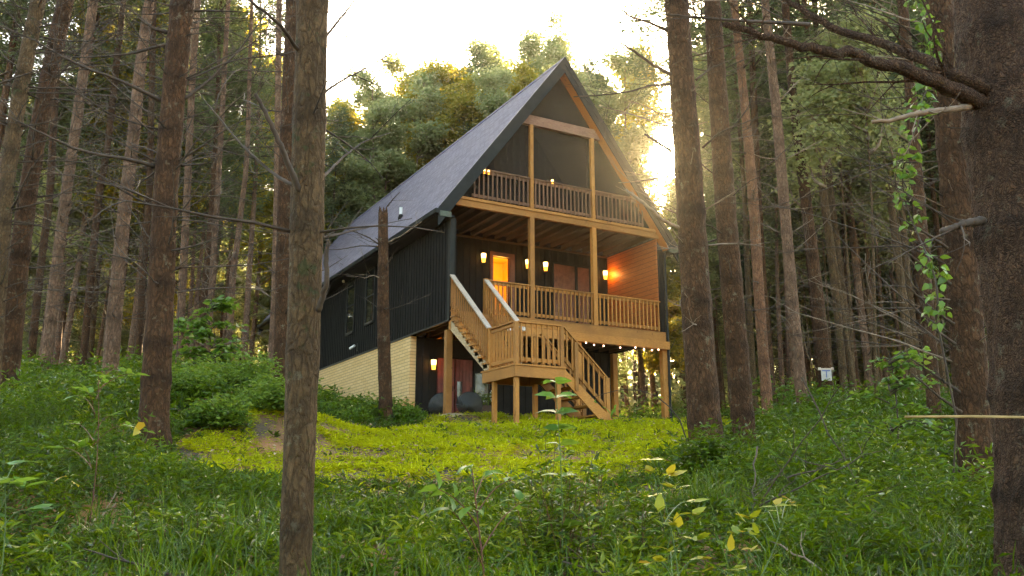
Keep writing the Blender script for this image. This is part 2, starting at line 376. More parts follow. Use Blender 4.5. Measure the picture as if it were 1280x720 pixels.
def battens(mb, axis, fixed, a0, a1, zb, zt, out, step=.3):
    n = max(2, int((a1-a0)/step))
    for i in range(n+1):
        p = a0+(a1-a0)*i/n
        z1 = zt(p) if callable(zt) else zt
        if z1-zb < .05: continue
        lo, hi = sorted((fixed, fixed+out))
        if axis == 'y': mb.box(lo, hi, p-.022, p+.022, zb, z1)
        else: mb.box(p-.022, p+.022, lo, hi, zb, z1)

# side walls
m = MB(); m.box(0, .16, 0, 19.6, 2.57, 5.44); battens(m, 'y', -.002, .15, 19.5, 2.575, 5.42, -.022, .2)
side = part(m, 'side_wall', BLACK)
m = MB(); m.box(-.03, .03, -.002, 19.6, 2.52, 2.568); m.box(-.028, .1, -.028, .12, 2.57, 5.42); part(m, 'wall_trim', TRIM, side)
m = MB(); m.box(7.2, 7.36, 0.002, 19.6, 2.5, 5.44); battens(m, 'y', 7.362, .15, 19.5, 2.5, 5.42, .022, .3)
m.box(7.2, 7.39, -.028, .0, 2.3, 5.42); side2 = part(m, 'side_wall', BLACK)
m = MB(); m.box(7.17, 7.198, .03, D-.002, 2.81, 5.83); part(m, 'wall_cladding', CLAD)
m = MB(); m.prism([(0, 19.6, 0), (7.36, 19.6, 0), (7.36, 19.6, 5.44), (XC, 19.6, 10.7), (0, 19.6, 5.44)], (0, -.15, 0)); part(m, 'rear_wall', BLACK)
# windows of the long side
for y0, y1, z0, z1 in ((7.86, 8.62, 3.47, 5.38), (5.88, 6.64, 3.52, 5.30), (12.1, 12.85, 3.3, 5.25), (15.6, 16.4, 3.3, 5.25)):
    m = MB(); f = .055
    m.box(-.05, -.003, y0-f, y0, z0-f, z1+f); m.box(-.05, -.003, y1, y1+f, z0-f, z1+f); m.box(-.05, -.003, y0, y1, z1, z1+f); m.box(-.07, -.003, y0, y1, z0-f-.03, z0)
    m.box(-.043, -.003, y0, y1, (z0+z1)/2-.02, (z0+z1)/2+.02)
    w = part(m, 'window', TRIM); g = MB(); g.box(-.026, -.008, y0, y1, z0, z1); part(g, 'pane', GLASS, w)
# brick basement
m = MB(); m.box(.004, .19, D, 19.55, -.4, 2.515); m.box(.19, 7.1, 19.2, 19.5, -.4, 2.5); m.box(7.1, 7.3, D+.4, 19.5, -.4, 2.49); part(m, 'foundation_wall', BLOCK)
# walls behind the porches
m = MB(); m.box(.16, 7.19, D, D+.14, 2.81, 5.86); battens(m, 'x', D-.002, .22, 2.60, 2.815, 5.82, -.02, .2); battens(m, 'x', D-.002, 3.62, 4.9, 2.815, 5.82, -.02, .2); battens(m, 'x', D-.002, 6.5, 7.12, 2.815, 5.82, -.02, .2); battens(m, 'x', D-.002, 2.72, 3.45, 5.5, 5.82, -.02, .2); battens(m, 'x', D-.002, 5.0, 6.4, 5.46, 5.82, -.02, .2)
# leave the lit doorway open: the wall is built round it
m2 = MB(); m2.v = []; 
pw = MB(); pw.box(.16, 2.72, D, D+.14, 2.81, 5.86); pw.box(2.72, 3.36, D, D+.14, 5.33, 5.86); pw.box(3.36, 7.19, D, D+.14, 2.81, 5.86)
bm_ = MB(); nb = 8
bm_.v = m.v[nb:]; bm_.f = [tuple(i-nb for i in f) for f in m.f[6:]]; bm_.t = m.t[nb:]
pw.add(bm_.v, bm_.f); part(pw, 'porch_wall', BLACK)
m = MB(); zt = 5.86
m.prism([(.1, D, 6.09), (7.2, D, 6.09), (7.2, D, 6.2), (XC, D, 10.75), (.1, D, 6.2)], (0, .14, 0))
battens(m, 'x', D-.002, .4, 6.9, 6.1, lambda p: min(roofz(p)-.5, 10.4), -.02, .24); part(m, 'balcony_wall', BLACK)
m = MB(); m.box(3.05, 3.95, D-.05, D-.024, 6.1, 8.15); bd = part(m, 'balcony_door', DOORWOOD); m = MB(); m.box(3.2, 3.8, D-.06, D-.052, 6.9, 8.0); part(m, 'pane', GLASS, bd)
# lit room behind the porch door
m = MB(); m.box(1.6, 4.4, D+2.4, D+2.45, 2.8, 5.8); m.box(1.55, 1.6, D+.15, D+2.4, 2.8, 5.8); m.box(4.4, 4.45, D+.15, D+2.4, 2.8, 5.8); m.box(1.6, 4.4, D+.15, D+2.4, 2.72, 2.78); m.box(1.6, 4.4, D+.15, D+2.4, 5.8, 5.84); part(m, 'hallway', INSIDE)
li = bpy.data.lights.new('hallway_light', 'POINT'); li.energy = 11; li.color = (1, .42, .08); li.shadow_soft_size = .15; lo = bpy.data.objects.new('hallway_light', li); COL.objects.link(lo); lo.location = (3.6, D+1.1, 5.2); lo.parent = cabin
m = MB(); m.bar((2.3, D+.7, 3.9), (3.1, D+.7, 4.38), .06, .07); m.box(3.06, 3.15, D+.66, D+.74, 2.8, 4.42)
for i in range(5): m.box(2.35+i*.15, 2.385+i*.15, D+.69, D+.71, 2.8, 3.92+i*.09)
part(m, 'stair_rail', DOORWOOD)
m = MB(); f = .13
m.box(2.72-f*.6, 2.72, D-.05, D+.02, 2.81, 5.33+f); m.box(3.36, 3.36+f*1.2, D-.05, D+.02, 2.81, 5.33+f); m.box(2.72, 3.36, D-.05, D+.02, 5.33, 5.33+f)
m.box(2.72, 2.75, D-.03, D+.05, 2.81, 5.33); m.box(3.33, 3.36, D-.03, D+.05, 2.81, 5.33); door = part(m, 'door', DOORWOOD)
m = MB(); m.box(2.75, 3.33, D, D+.012, 2.83, 5.32); part(m, 'pane', DGLASS, door)
m = MB(); m.tube([(3.31, D-.06, 3.75), (3.31, D-.06, 3.95)], [.015, .015], 8); part(m, 'handle', TRIM, door)
for x0, x1 in ((5.0, 5.84), (5.93, 6.42)):
    m = MB(); m.box(x0-.05, x0, D-.045, D-.003, 2.95, 5.40); m.box(x1, x1+.045, D-.045, D-.003, 2.95, 5.40); m.box(x0, x1, D-.045, D-.003, 5.35, 5.40); m.box(x0, x1, D-.045, D-.003, 2.95, 3.02)
    w = part(m, 'window', TRIM)
    m = MB(); n = 14
    for i in range(n):
        xa = x0+(x1-x0)*i/n; m.box(xa, xa+(x1-x0)/n*.97, D-.012+.004*(i % 2), D-.005+.004*(i % 2), 3.02, 5.35)
    part(m, 'curtain', CURTAIN, w); g = MB(); g.box(x0, x1, D-.026, D-.02, 3.02, 5.35); part(g, 'pane', DGLASS, w)
def wall_lamp(x, z, y=D, big=1.0):
    m = MB(); m.box(x-.05, x+.05, y-.045, y-.024, z-.16, z+.17); m.box(x-.02, x+.02, y-.09, y-.045, z+.12, z+.15); m.lathe([(.02, .17), (.075, .165), (.08, .15), (.02, .148)], (x, y-.13, z), 14); m.lathe([(.02, -.165), (.055, -.16), (.055, -.145), (.02, -.143)], (x, y-.13, z), 14)
    l = part(m, 'wall_lamp', TRIM); g = MB(); g.lathe([(.05, -.143), (.058, -.06), (.066, .0)], (x, y-.13, z), 14); part(g, 'lamp_base', LAMPLOW, l)
    g = MB(); g.lathe([(.066, .001), (.072, .08), (.075, .146)], (x, y-.13, z), 14); part(g, 'lamp_shade', LAMPG, l)
    li = bpy.data.lights.new('lamp_light', 'POINT'); li.energy = LAMP_W*(4.5 if x > 6 else 1); li.color = (1, .36, .09); li.shadow_soft_size = .08
    lo = bpy.data.objects.new('lamp_light', li); COL.objects.link(lo); lo.location = (x, y-.30, z); lo.parent = l; lo.matrix_parent_inverse = parent_inv(l)
LAMP_W = .24
for x, z in ((2.35, 5.17), (3.96, 5.17), (4.63, 5.17), (7.0, 5.16)): wall_lamp(x, z)
wall_lamp(.71, 1.68)
# lower front wall
m = MB(); m.box(.19, .87, D+.001, D+.12, -.05, 2.5); battens(m, 'x', D-.001, .22, .85, -.04, 2.48, -.02, .16)
m.box(.87, 2.1, D+.001, D+.12, 1.95, 2.5); m.box(2.85, 7.19, D+.001, D+.12, -.05, 2.5); battens(m, 'x', D-.001, 2.9, 7.1, -.04, 2.48, -.02, .25); m.box(2.1, 2.85, D+.001, D+.12, 1.6, 2.5); m.box(2.1, 2.85, D+.001, D+.12, -.05, .35)
part(m, 'lower_wall', DARKSCR)
for x0, x1 in ((.9, 1.46), (1.5, 2.07)):
    m = MB(); m.box(x0, x1, D+.01, D+.06, .0, 1.93)
    for i in range(5): m.box(x0+.02+i*.108, x0+.02+i*.108+.1, D-.005, D+.009, .04, 1.9)
    r = part(m, 'red_door', REDDOOR)
    if x0 > 1: g = MB(); g.box(x0+.04, x0+.2, D-.03, D-.007, .5, 1.25); part(g, 'pane', GLASS, r)
    g = MB(); g.tube([(x1-.06, D-.03, .95), (x1-.06, D-.03, 1.1)], [.014, .014], 8); part(g, 'handle', TRIM, r)
m = MB(); m.box(2.1, 2.16, D-.01, D+.08, .35, 1.6); m.box(2.79, 2.85, D-.01, D+.08, .35, 1.6); m.box(2.16, 2.79, D-.01, D+.08, 1.54, 1.6); w = part(m, 'window', TRIM); g = MB(); g.box(2.16, 2.79, D+.03, D+.04, .35, 1.54); part(g, 'pane', GLASS, w)
# roof
T = .20
m = MB()
for sgn in (-1, 1):
    ex = XC+sgn*EAVEX; nx = sgn*math.sin(math.atan(SL)); nz = math.cos(math.atan(SL))
    a = (XC, -OV+.02, APEX-.01); b = (ex, -OV+.02, EAVEZ-.01); tz = T/nz
    m.prism([a, b, (ex, -OV+.02, EAVEZ-.01-tz*.55), (XC, -OV+.02, APEX-tz)] if sgn > 0 else [(XC, -OV+.02, APEX-tz), (ex, -OV+.02, EAVEZ-.01-tz*.55), b, a], (0, LEN+OV-.04, 0))
roof = part(m, 'roof', SHINGLE)
m = MB(); m.prism([(XC-.16, -OV+.01, APEX-.19), (XC, -OV+.01, APEX+.018), (XC+.16, -OV+.01, APEX-.19)], (0, LEN+OV-.02, 0)); part(m, 'ridge_cap', SHINGLE, roof)
for sgn in (-1, 1):                      # gutters and soffits
    ex = XC+sgn*EAVEX; m = MB()
    lo, hi = sorted((ex+sgn*.012, ex+sgn*.11)); m.box(lo, hi, -OV-.02, LEN, EAVEZ-.16, EAVEZ-.035); part(m, 'gutter', TRIM, roof)
    wx = 0.0 if sgn < 0 else 7.36; lo, hi = sorted((ex, wx)); m = MB(); m.box(lo, hi, -OV+.03, LEN-.02, EAVEZ-.2, EAVEZ-.17); m.box(*sorted((ex, ex-sgn*.03)), -OV+.03, LEN-.02, EAVEZ-.168, EAVEZ-.02); part(m, 'eave_soffit', TRIM, roof)
    m = MB(); lo, hi = sorted((ex-sgn*.02, ex-sgn*.36)); m.box(lo, hi, -OV-.03, -OV+.02, EAVEZ-.24, EAVEZ-.09); part(m, 'eave_return', COPPER, roof)
dn = math.sqrt(1+SL*SL)
for yy0, yy1 in ((-OV-.022, -OV+.015), (LEN-.03, LEN+.01)):
    for sgn in (-1, 1):                  # rake boards in two steps
        ex = XC+sgn*(EAVEX+.015); m = MB()
        def band(t0, t1, y0, y1):
            z = lambda t: t*dn
            m.prism([(XC, y0, APEX+.005-z(t0)), (ex, y0, EAVEZ+.0-z(t0)), (ex-sgn*.0, y0, EAVEZ-z(t1)), (XC, y0, APEX+.005-z(t1))][::-sgn], (0, y1-y0, 0))
        band(-.006, .15, yy0, yy1); band(.152, .315, yy0+.018, yy1+.02); part(m, 'rake_board', TRIM, roof)
for sgn in (-1, 1):                      # sloping cedar soffit below the gable overhang
    z = lambda x, t: roofz(x)-t*dn
    x1 = XC+sgn*(EAVEX-.3); m = MB()
    m.prism([(XC, -OV+.04, z(XC, .253)), (x1, -OV+.04, z(x1, .253)), (x1, -OV+.04, z(x1, .31)), (XC, -OV+.04, z(XC, .31))][::-sgn], (0, .33, 0)); part(m, 'gable_soffit', SOFFIT, roof)
    m = MB(); x1 = XC+sgn*(EAVEX-.62)
    m.prism([(XC, .1, z(XC, .26)), (x1, .1, z(x1, .26)), (x1, .1, z(x1, .3)), (XC, .1, z(XC, .3))][::-sgn], (0, D-.1, 0)); part(m, 'sloping_ceiling', DARKSCR, roof)
v = np.array([.62, 5.22]); m = MB(); zz = roofz(.44); m.tube([(.44, 4.9, zz-.1), (.44, 4.9, zz+.36)], [.055, .055], 12); vp = part(m, 'vent_pipe', WHITE); m = MB(); m.lathe([(.1, -.06), (.085, .05), (.06, .12)], (.44, 4.9, zz), 12); part(m, 'flashing', DARKSCR, vp)
m = MB(); m.lathe([(.05, 0), (.05, .05), (.03, .09)], (-.25, 8.5, EAVEZ-.29), 12); part(m, 'soffit_lamp', WPALE)
m = MB(); m.box(-.06, -.024, 7.25, 7.35, 2.68, 2.95); cm = part(m, 'security_camera', TRIM); m = MB(); m.tube([(-.1, 7.45, 2.88), (-.2, 7.65, 2.8)], [.04, .045], 10); part(m, 'camera_body', WHITE, cm)
for x, y, zt_ in ((7.42, -.06, 5.42), (-.07, 19.5, 5.42)):
    m = MB(); m.tube([(x, y, zt_), (x, y, .02)], [.04, .04], 8); part(m, 'downspout', TRIM)
# collar beam, rafters' screen frames and screen
m = MB(); xr = (APEX-.31*dn-8.72)/SL
m.prism([(XC-xr, -.07, 8.72), (XC+xr, -.07, 8.72), (XC+xr-.2, -.07, 9.02), (XC-xr+.2, -.07, 9.02)], (0, .14, 0)); part(m, 'collar_beam', WRED)
zi = lambda x: roofz(x)-.3*dn
m = MB(); xb = (APEX-.3*dn-6.09)/SL
m.add([(XC-xb, .08, 6.09), (XC+xb, .08, 6.09), (XC, .08, APEX-.3*dn)], [(0, 1, 2)]); m.add([(XC-xb, .084, 6.09), (XC+xb, .084, 6.09), (XC, .084, APEX-.3*dn)], [(2, 1, 0)])
part(m, 'insect_screen', SCREEN)
m = MB()
for x in (2.47, 2.67, 4.64, 4.84): m.box(x-.025, x+.025, .088, .12, 6.09, 8.72)
part(m, 'screen_frame', DARKSCR)
# posts
PX = (2.57, 4.75)
for x in PX:
    m = MB(); m.box(x-.072, x+.072, -.072, .072, 2.81, 5.818); part(m, 'porch_post', WZ)
    m = MB(); m.box(x-.055, x+.055, -.068, .042, 6.086, 8.718); part(m, 'balcony_post', WZ)
for x, y in ((.0, .06), (7.31, .06), (4.15, .06), (7.3, 2.66)):
    m = MB(); m.box(x-.085, x+.085, y-.085, y+.085, -.15, 2.272 if y < 1 else 2.5); part(m, 'ground_post', WZ)
# balcony floor
m = MB(); m.box(.1, 7.2, -.075, -.03, 5.818, 6.0); m.box(.16, 7.15, -.03, .04, 5.82, 6.0); part(m, 'balcony_beam', WX)
m = MB(); m.box(.2, 7.1, -.11, -.02, 6.003, 6.083); part(m, 'balcony_edge', WX)
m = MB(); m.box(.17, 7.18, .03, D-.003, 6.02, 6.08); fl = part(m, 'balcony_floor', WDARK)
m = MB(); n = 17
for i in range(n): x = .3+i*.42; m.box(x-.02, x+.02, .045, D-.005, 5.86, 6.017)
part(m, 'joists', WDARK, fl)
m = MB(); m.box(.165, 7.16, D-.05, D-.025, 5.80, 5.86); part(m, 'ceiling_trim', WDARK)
# deck floor
m = MB(); nb_ = 21
for i in range(nb_): y = -.12+i*.137; m.box(.06 if i else .0, 7.3 if y < .01 else 7.16, y, y+.13, 2.772, 2.806)
deck = part(m, 'deck_floor', WX)
m = MB(); m.box(.02, 7.3, -.115, -.07, 2.52, 2.77); part(m, 'rim_joist', WX)
m = MB(); m.box(-.02, 7.42, -.15, -.03, 2.275, 2.515); m.box(.0, 7.4, -.028, .06, 2.28, 2.51); part(m, 'deck_beam', WX)
m = MB()
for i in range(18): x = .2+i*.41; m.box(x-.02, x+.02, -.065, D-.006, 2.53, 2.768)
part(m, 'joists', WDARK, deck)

def railing(name, A, B, h=.98, mat=WX, cap=None, post0=False, post1=False, base=.09, sp=.142, posth=None, drop=0):
    A = np.array(A, float); B = np.array(B, float); d = B-A; L = np.linalg.norm(d[:2]); ux = d/L
    sd_ = np.array([-d[1], d[0], 0])/L; up = np.array([0, 0, 1.])
    m = MB(); m.bar(A+up*(h-.02), B+up*(h-.02), .14, .035, sd_); top = part(m, name, cap or mat)
    m = MB(); m.bar(A+up*(h-.08)+ux*.01, B+up*(h-.08)-ux*.01, .038, .085, sd_); m.bar(A+up*(base+.03)+ux*.01, B+up*(base+.03)-ux*.01, .038, .085, sd_); part(m, 'rail', mat, top)
    bm__ = WZ if mat is not WRAIL else WRAIL
    m = MB(); n = max(2, int(round(L/sp)))
    for i in range(n):
        p = A+d*(i+.5)/n+sd_*.0; q = p+sd_*(-.038)
        m.bar(q+up*(base-.05+drop), q+up*(h-.045), .034, .034, sd_)
    part(m, 'balusters', bm__, top); return top
railing('railing', (1.12, -.02, 2.806), (2.49, -.02, 2.806)); railing('railing', (2.65, -.02, 2.806), (4.67, -.02, 2.806)); railing('railing', (4.83, -.02, 2.806), (7.16, -.02, 2.806))
railing('balcony_railing', (.62, -.0, 6.084), (2.51, -.0, 6.084), .95, WRAIL); railing('balcony_railing', (2.63, .0, 6.084), (4.69, .0, 6.084), .95, WRAIL); railing('balcony_railing', (4.81, .0, 6.084), (6.68, .0, 6.084), .95, WRAIL)
# stairs: upper flight toward the viewer, landing, lower flight to the right
def newel(x, y, z0, z1, s=.1, cap=False):
    m = MB(); m.box(x-s/2, x+s/2, y-s/2, y+s/2, z0, z1); p = part(m, 'newel_post', WZ)
    if cap: g = MB(); g.box(x-s*.62, x+s*.62, y-s*.62, y+s*.62, z1, z1+.05); part(g, 'post_cap', WHITE, p)
ZL, YT, YB, XR = .92, -2.25, -3.62, 1.36
nr = 10; rise = (2.806-ZL)/nr; run = -YT/nr*1.0
run = (2.25)/(nr-1)
for x in (.0, 1.06):
    m = MB(); m.prism([(x-.02, -.12, 2.5), (x-.02, -.12, 2.24), (x-.02, YT+.15, ZL+.002), (x-.02, YT-.05, ZL+.002), (x-.02, YT-.05, ZL+.10)], (.04, 0, 0)); part(m, 'stringer', WSTR)
for i in range(nr-1):
    z = 2.806-rise*(i+1); y = -.12-run*i*(2.13/2.25)
    m = MB(); m.box(-.05, 1.08, y-.285, y-.002, z-.045, z); part(m, 'tread', WX)
    m = MB(); m.box(-.022, 1.05, y-.02, y-.003, z+.001, z+rise-.046); m.box(-.02, 1.04, y-.24, y-.022, z-rise*.75, z-.046); part(m, 'riser', WZ)
up0 = railing('stair_railing', (.03, -.05, 2.806), (.03, YT-.02, ZL+.06), 1.0, WX, WPALE, sp=.125, base=.2)
railing('stair_railing', (1.04, -.14, 2.74), (1.04, YT-.02, ZL+.06), 1.02, WX, WPALE, sp=.125, base=.2)
newel(1.06, -.06, 2.81, 3.80, .11); newel(.06, -.06, 2.81, 3.74, .08)
m = MB(); m.box(-.02, XR+.03, YB-.03, -1.9, ZL-.04, ZL); lp = part(m, 'landing', WX)
m = MB(); m.box(.0, XR, YB, YB+.045, ZL-.30, ZL-.042); m.box(0, .045, YB+.047, -1.95, ZL-.30, ZL-.042); m.box(XR-.045, XR, YB+.047, -1.95, ZL-.30, ZL-.042); m.box(.046, XR-.046, -2.0, -1.95, ZL-.30, ZL-.042); part(m, 'landing_frame', WX, lp)
for x, y in ((.1, YB+.12), (XR-.12, YB+.12), (.1, -2.42), (XR-.12, -2.42)):
    m = MB(); m.box(x-.05, x+.05, y-.05, y+.05, -.75, ZL-.302); part(m, 'landing_post', WZ)
newel(.06, YT-.03, ZL, ZL+1.0); newel(.06, YB+.06, ZL, ZL+1.0); newel(XR-.05, YB+.06, ZL, ZL+1.0); newel(.62, -2.3, ZL, ZL+1.02, .1, True); newel(XR-.05, -2.3, ZL, ZL+.9)
railing('landing_railing', (.06, YB+.1, ZL), (.06, YT-.08, ZL), 1.02); railing('landing_railing', (.10, YB+.06, ZL), (XR-.08, YB+.06, ZL), 1.02)
nr2 = 6; zb = -.36; r2 = (ZL-zb)/nr2; ru2 = .245; XE = XR+ru2*(nr2-1)
for y in (YB+.02, YB+1.12):
    m = MB(); m.prism([(XR, y-.02, ZL-.05), (XR, y-.02, ZL-.33), (XE-.05, y-.02, zb-.1), (XE+.2, y-.02, zb-.1), (XE+.2, y-.02, zb+.05)], (0, .04, 0)); part(m, 'stringer', WX)
for i in range(nr2-1):
    z = ZL-r2*(i+1); x = XR+ru2*i; m = MB(); m.box(x+.002, x+.275, YB+.045, YB+1.095, z-.04, z); part(m, 'tread', WX)
for y in (YB+.05, YB+1.1):
    railing('stair_railing', (XR, y, ZL+.02), (XE+.0, y, zb+.14), .98, WX, sp=.15, base=.18)
newel(XE+.02, YB+.05, zb-.15, zb+1.1, .11); newel(XE+.02, YB+1.1, zb-.15, zb+1.1, .11); newel(XR+.32, YB+.0, ZL-.55, ZL+.62, .09)
# small lights
def spotlet(x, y, z, s=1.0):
    m = MB(); m.lathe([(.03*s, 0), (.045*s, .02), (.045*s, .1), (.05*s, .11)], (x, y, z), 10); l = m.build('railing_lamp', TRIM); tag(l, 'small lit railing lamp glowing yellow on middle bay of upper balcony', 'lamp')
    g = MB(); g.lathe([(.05*s, .111), (.062*s, .13), (.05*s, .16), (.02*s, .17)], (x, y, z), 10); g.build('lamp_shade', LAMPG, l); g = MB(); g.lathe([(.047*s, .03), (.049*s, .05), (.047*s, .06)], (x, y, z), 10); g.build('lamp_base', LAMPLOW, l)
    return l
spotlet(3.28, -.05, 6.94, .6)
a = spotlet(.98, -.08, 6.84, .5); a['label'] = 'smaller lit lamp at left end of balcony railing, the one beside the rake'; b_ = spotlet(1.12, -.08, 6.84, .5); b_['label'] = 'smaller lit lamp near left end of balcony railing, right one of the pair'
for o_ in (a, b_): o_['group'] = 'pair of small balcony lamps'
# string lights under the deck beam
sl = empty('string_lights', (4.3, -.17, 2.2), label='string of small lit pink bulbs hanging under the deck beam', cat='string lights')
pts = []; m = MB()
xs = [4.3+i*.44 for i in range(7)]
for i in range(61):
    x = 4.25+i*(7.05-4.25)/60; pts.append((x, -.17, 2.262-.05*abs(math.sin((x-4.3)/.88*math.pi))))
m.tube(pts, [.006]*len(pts), 4); m.build('cable', TRIM, sl)
for i, x in enumerate((4.3, 4.58, 4.92, 5.52, 6.08, 6.4, 6.7, 6.95)):
    z = 2.262-.05*abs(math.sin((x-4.3)/.88*math.pi)); m = MB(); m.lathe([(.006, -.045), (.017, -.034), (.018, -.022), (.009, -.004)], (x, -.17, z), 10); m.build('bulb', BULB, sl)
# patio and what stands on it
m = MB(); m.box(-.25, 7.75, -.62, D, -.3, -.012); m.box(7.752, 9.0, -.6, 4, -.3, -.02); o = m.build('patio', SLAB); tag(o, kind='structure')
def lounge_chair(cx, cy, rz, label, s=1.0):
    t = empty('patio_chair', (cx, cy, 0), rz, label=label, cat='chair', group='round wicker chairs under the deck')
    Rm = Matrix.Translation((cx, cy, -.012)) @ Matrix.Rotation(rz, 4, 'Z')
    def tr(pts): return [tuple(Rm @ Vector(p)) for p in pts]
    ring = [(s*.42*math.cos(a), s*.2*math.sin(a), s*(.50+.36*math.sin(a))) for a in np.linspace(0, 2*math.pi, 33)]
    m = MB(); m.tube(tr(ring), [.014]*33, 6, False); m.build('frame', TRIM, t)
    m = MB(); cen = np.array([0, .42*s, .36*s]); k = 24; rr = [np.array(p) for p in ring[:-1]]; n = len(rr); vs = []
    for j in range(6):
        u = j/6; 
        for p in rr: q = p*(1-u)+cen*u; q = q+np.array([0, .14*s*math.sin(u*math.pi*.5), -.05*s*math.sin(u*math.pi)]); vs.append(q)
    vs.append(cen+np.array([0, .14*s, 0])); fs = [(j*n+i, j*n+(i+1) % n, (j+1)*n+(i+1) % n, (j+1)*n+i) for j in range(5) for i in range(n)]+[(5*n+i, 5*n+(i+1) % n, 6*n) for i in range(n)]
    m.add(tr(vs), fs); o = m.build('seat', WICKER, t, True); so = o.modifiers.new('thick', 'SOLIDIFY'); so.thickness = .018
    for sx in (-1, 1):
        for sy in (-.16, .32): m = MB(); m.tube(tr([(sx*.2*s, sy*.6+.1, .28*s), (sx*.3*s, sy, 0)]), [.012, .012], 6); m.build('leg', TRIM, t)
lounge_chair(1.12, 1.0, rad(150), 'round black wicker chair beside the red door, between the two posts', .86); lounge_chair(.22, 1.15, rad(200), 'round wicker chair at the patio edge, left of the corner post', .8)
pl = empty('flower_planter', (1.95, 1.9, 0), label='low brown wooden planter of small white flowers under the landing', cat='planter')
m = MB(); m.box(1.6, 2.3, 1.75, 2.1, -.01, .48)
for i in range(4): m.box(1.585, 2.315, 1.73, 1.748, .02+i*.115, .12+i*.115)
m.build('planter_box', WDARK, pl)
n = 260; P = np.stack([rng.uniform(1.62, 2.28, n), rng.uniform(1.78, 2.08, n), rng.uniform(.48, .86, n)], 1); V, F, Tn = leaf_arrays(P, rand_dirs(n), rand_dirs(n, .3, 1), rng.uniform(.06, .12, n), rng.uniform(.03, .05, n), rng.random(n)); link('foliage', raw_mesh('foliage', V, 3, F, G_BUSH, Tn), pl)
m = MB()
for i in range(16):
    x, y, z = rng.uniform(1.62, 2.28), rng.uniform(1.75, 1.95), rng.uniform(.6, .92)
    for k in range(5): a = k*1.257; m.bar((x, y, z), (x+.035*math.cos(a), y-.01, z+.035*math.sin(a)), .02, .004)
m.build('flowers', WHITE, pl)

# ------------------------------------------------------------------ trees near enough to tell apart
def curve_pts(p0, direction, length, n, rg, lift=.15, wig=.10):
    p = np.array(p0, float); d = np.array(direction, float); d /= np.linalg.norm(d); out = [p.copy()]
    for i in range(n):
        d = d+np.array([rg.normal(0, wig), rg.normal(0, wig), lift/n+rg.normal(0, wig*.7)]); d /= np.linalg.norm(d)
        p = p+d*length/n; out.append(p.copy())
    return out
def dead_branch(mb, p0, direction, length, r, rg, sides=5, twigs=3, lift=.15, wig=.10):
    n = max(4, int(length/.22)); pts = curve_pts(p0, direction, length, n, rg, lift, wig)
    mb.tube(pts, np.linspace(r, max(.0025, r*.22), len(pts)), sides, wob=.25, seed=int(rg.integers(1e6)))
    for k in range(twigs):
        i = int(rg.integers(1, len(pts)-1)); d = pts[i+1]-pts[i]; d = nrm(d)+rand_dirs(1, -.5, .8, rg)[0]*.9
        tl = length*rg.uniform(.18, .5); t2 = curve_pts(pts[i], d, tl, 4, rg, .1, .14); mb.tube(t2, np.linspace(r*.42, .002, 5), 4)
        if tl > .5 and twigs > 2:
            d2 = nrm(t2[2]-t2[1])+rand_dirs(1, -.5, .8, rg)[0]*.9; mb.tube(curve_pts(t2[2], d2, tl*.5, 3, rg, .1, .14), np.linspace(r*.25, .0018, 4), 3)
def needle_sprays(C, g, per=26, R=.32, L=.22, wid=.045):
    n = len(C)*per; c = np.repeat(C, per, 0); off = rand_dirs(n, -1, 1, g)*(R*g.random(n)**.5)[:, None]; off[:, 2] *= .55
    A = nrm(off+rand_dirs(n, -.3, .6, g)*.25); return c+off, A, rand_dirs(n, .1, 1, g), L*g.uniform(.6, 1.2, n), wid*g.uniform(.7, 1.3, n), np.clip(np.repeat(g.random(len(C)), per)*.6+g.random(n)*.4, 0, 1)
LABELS = {}
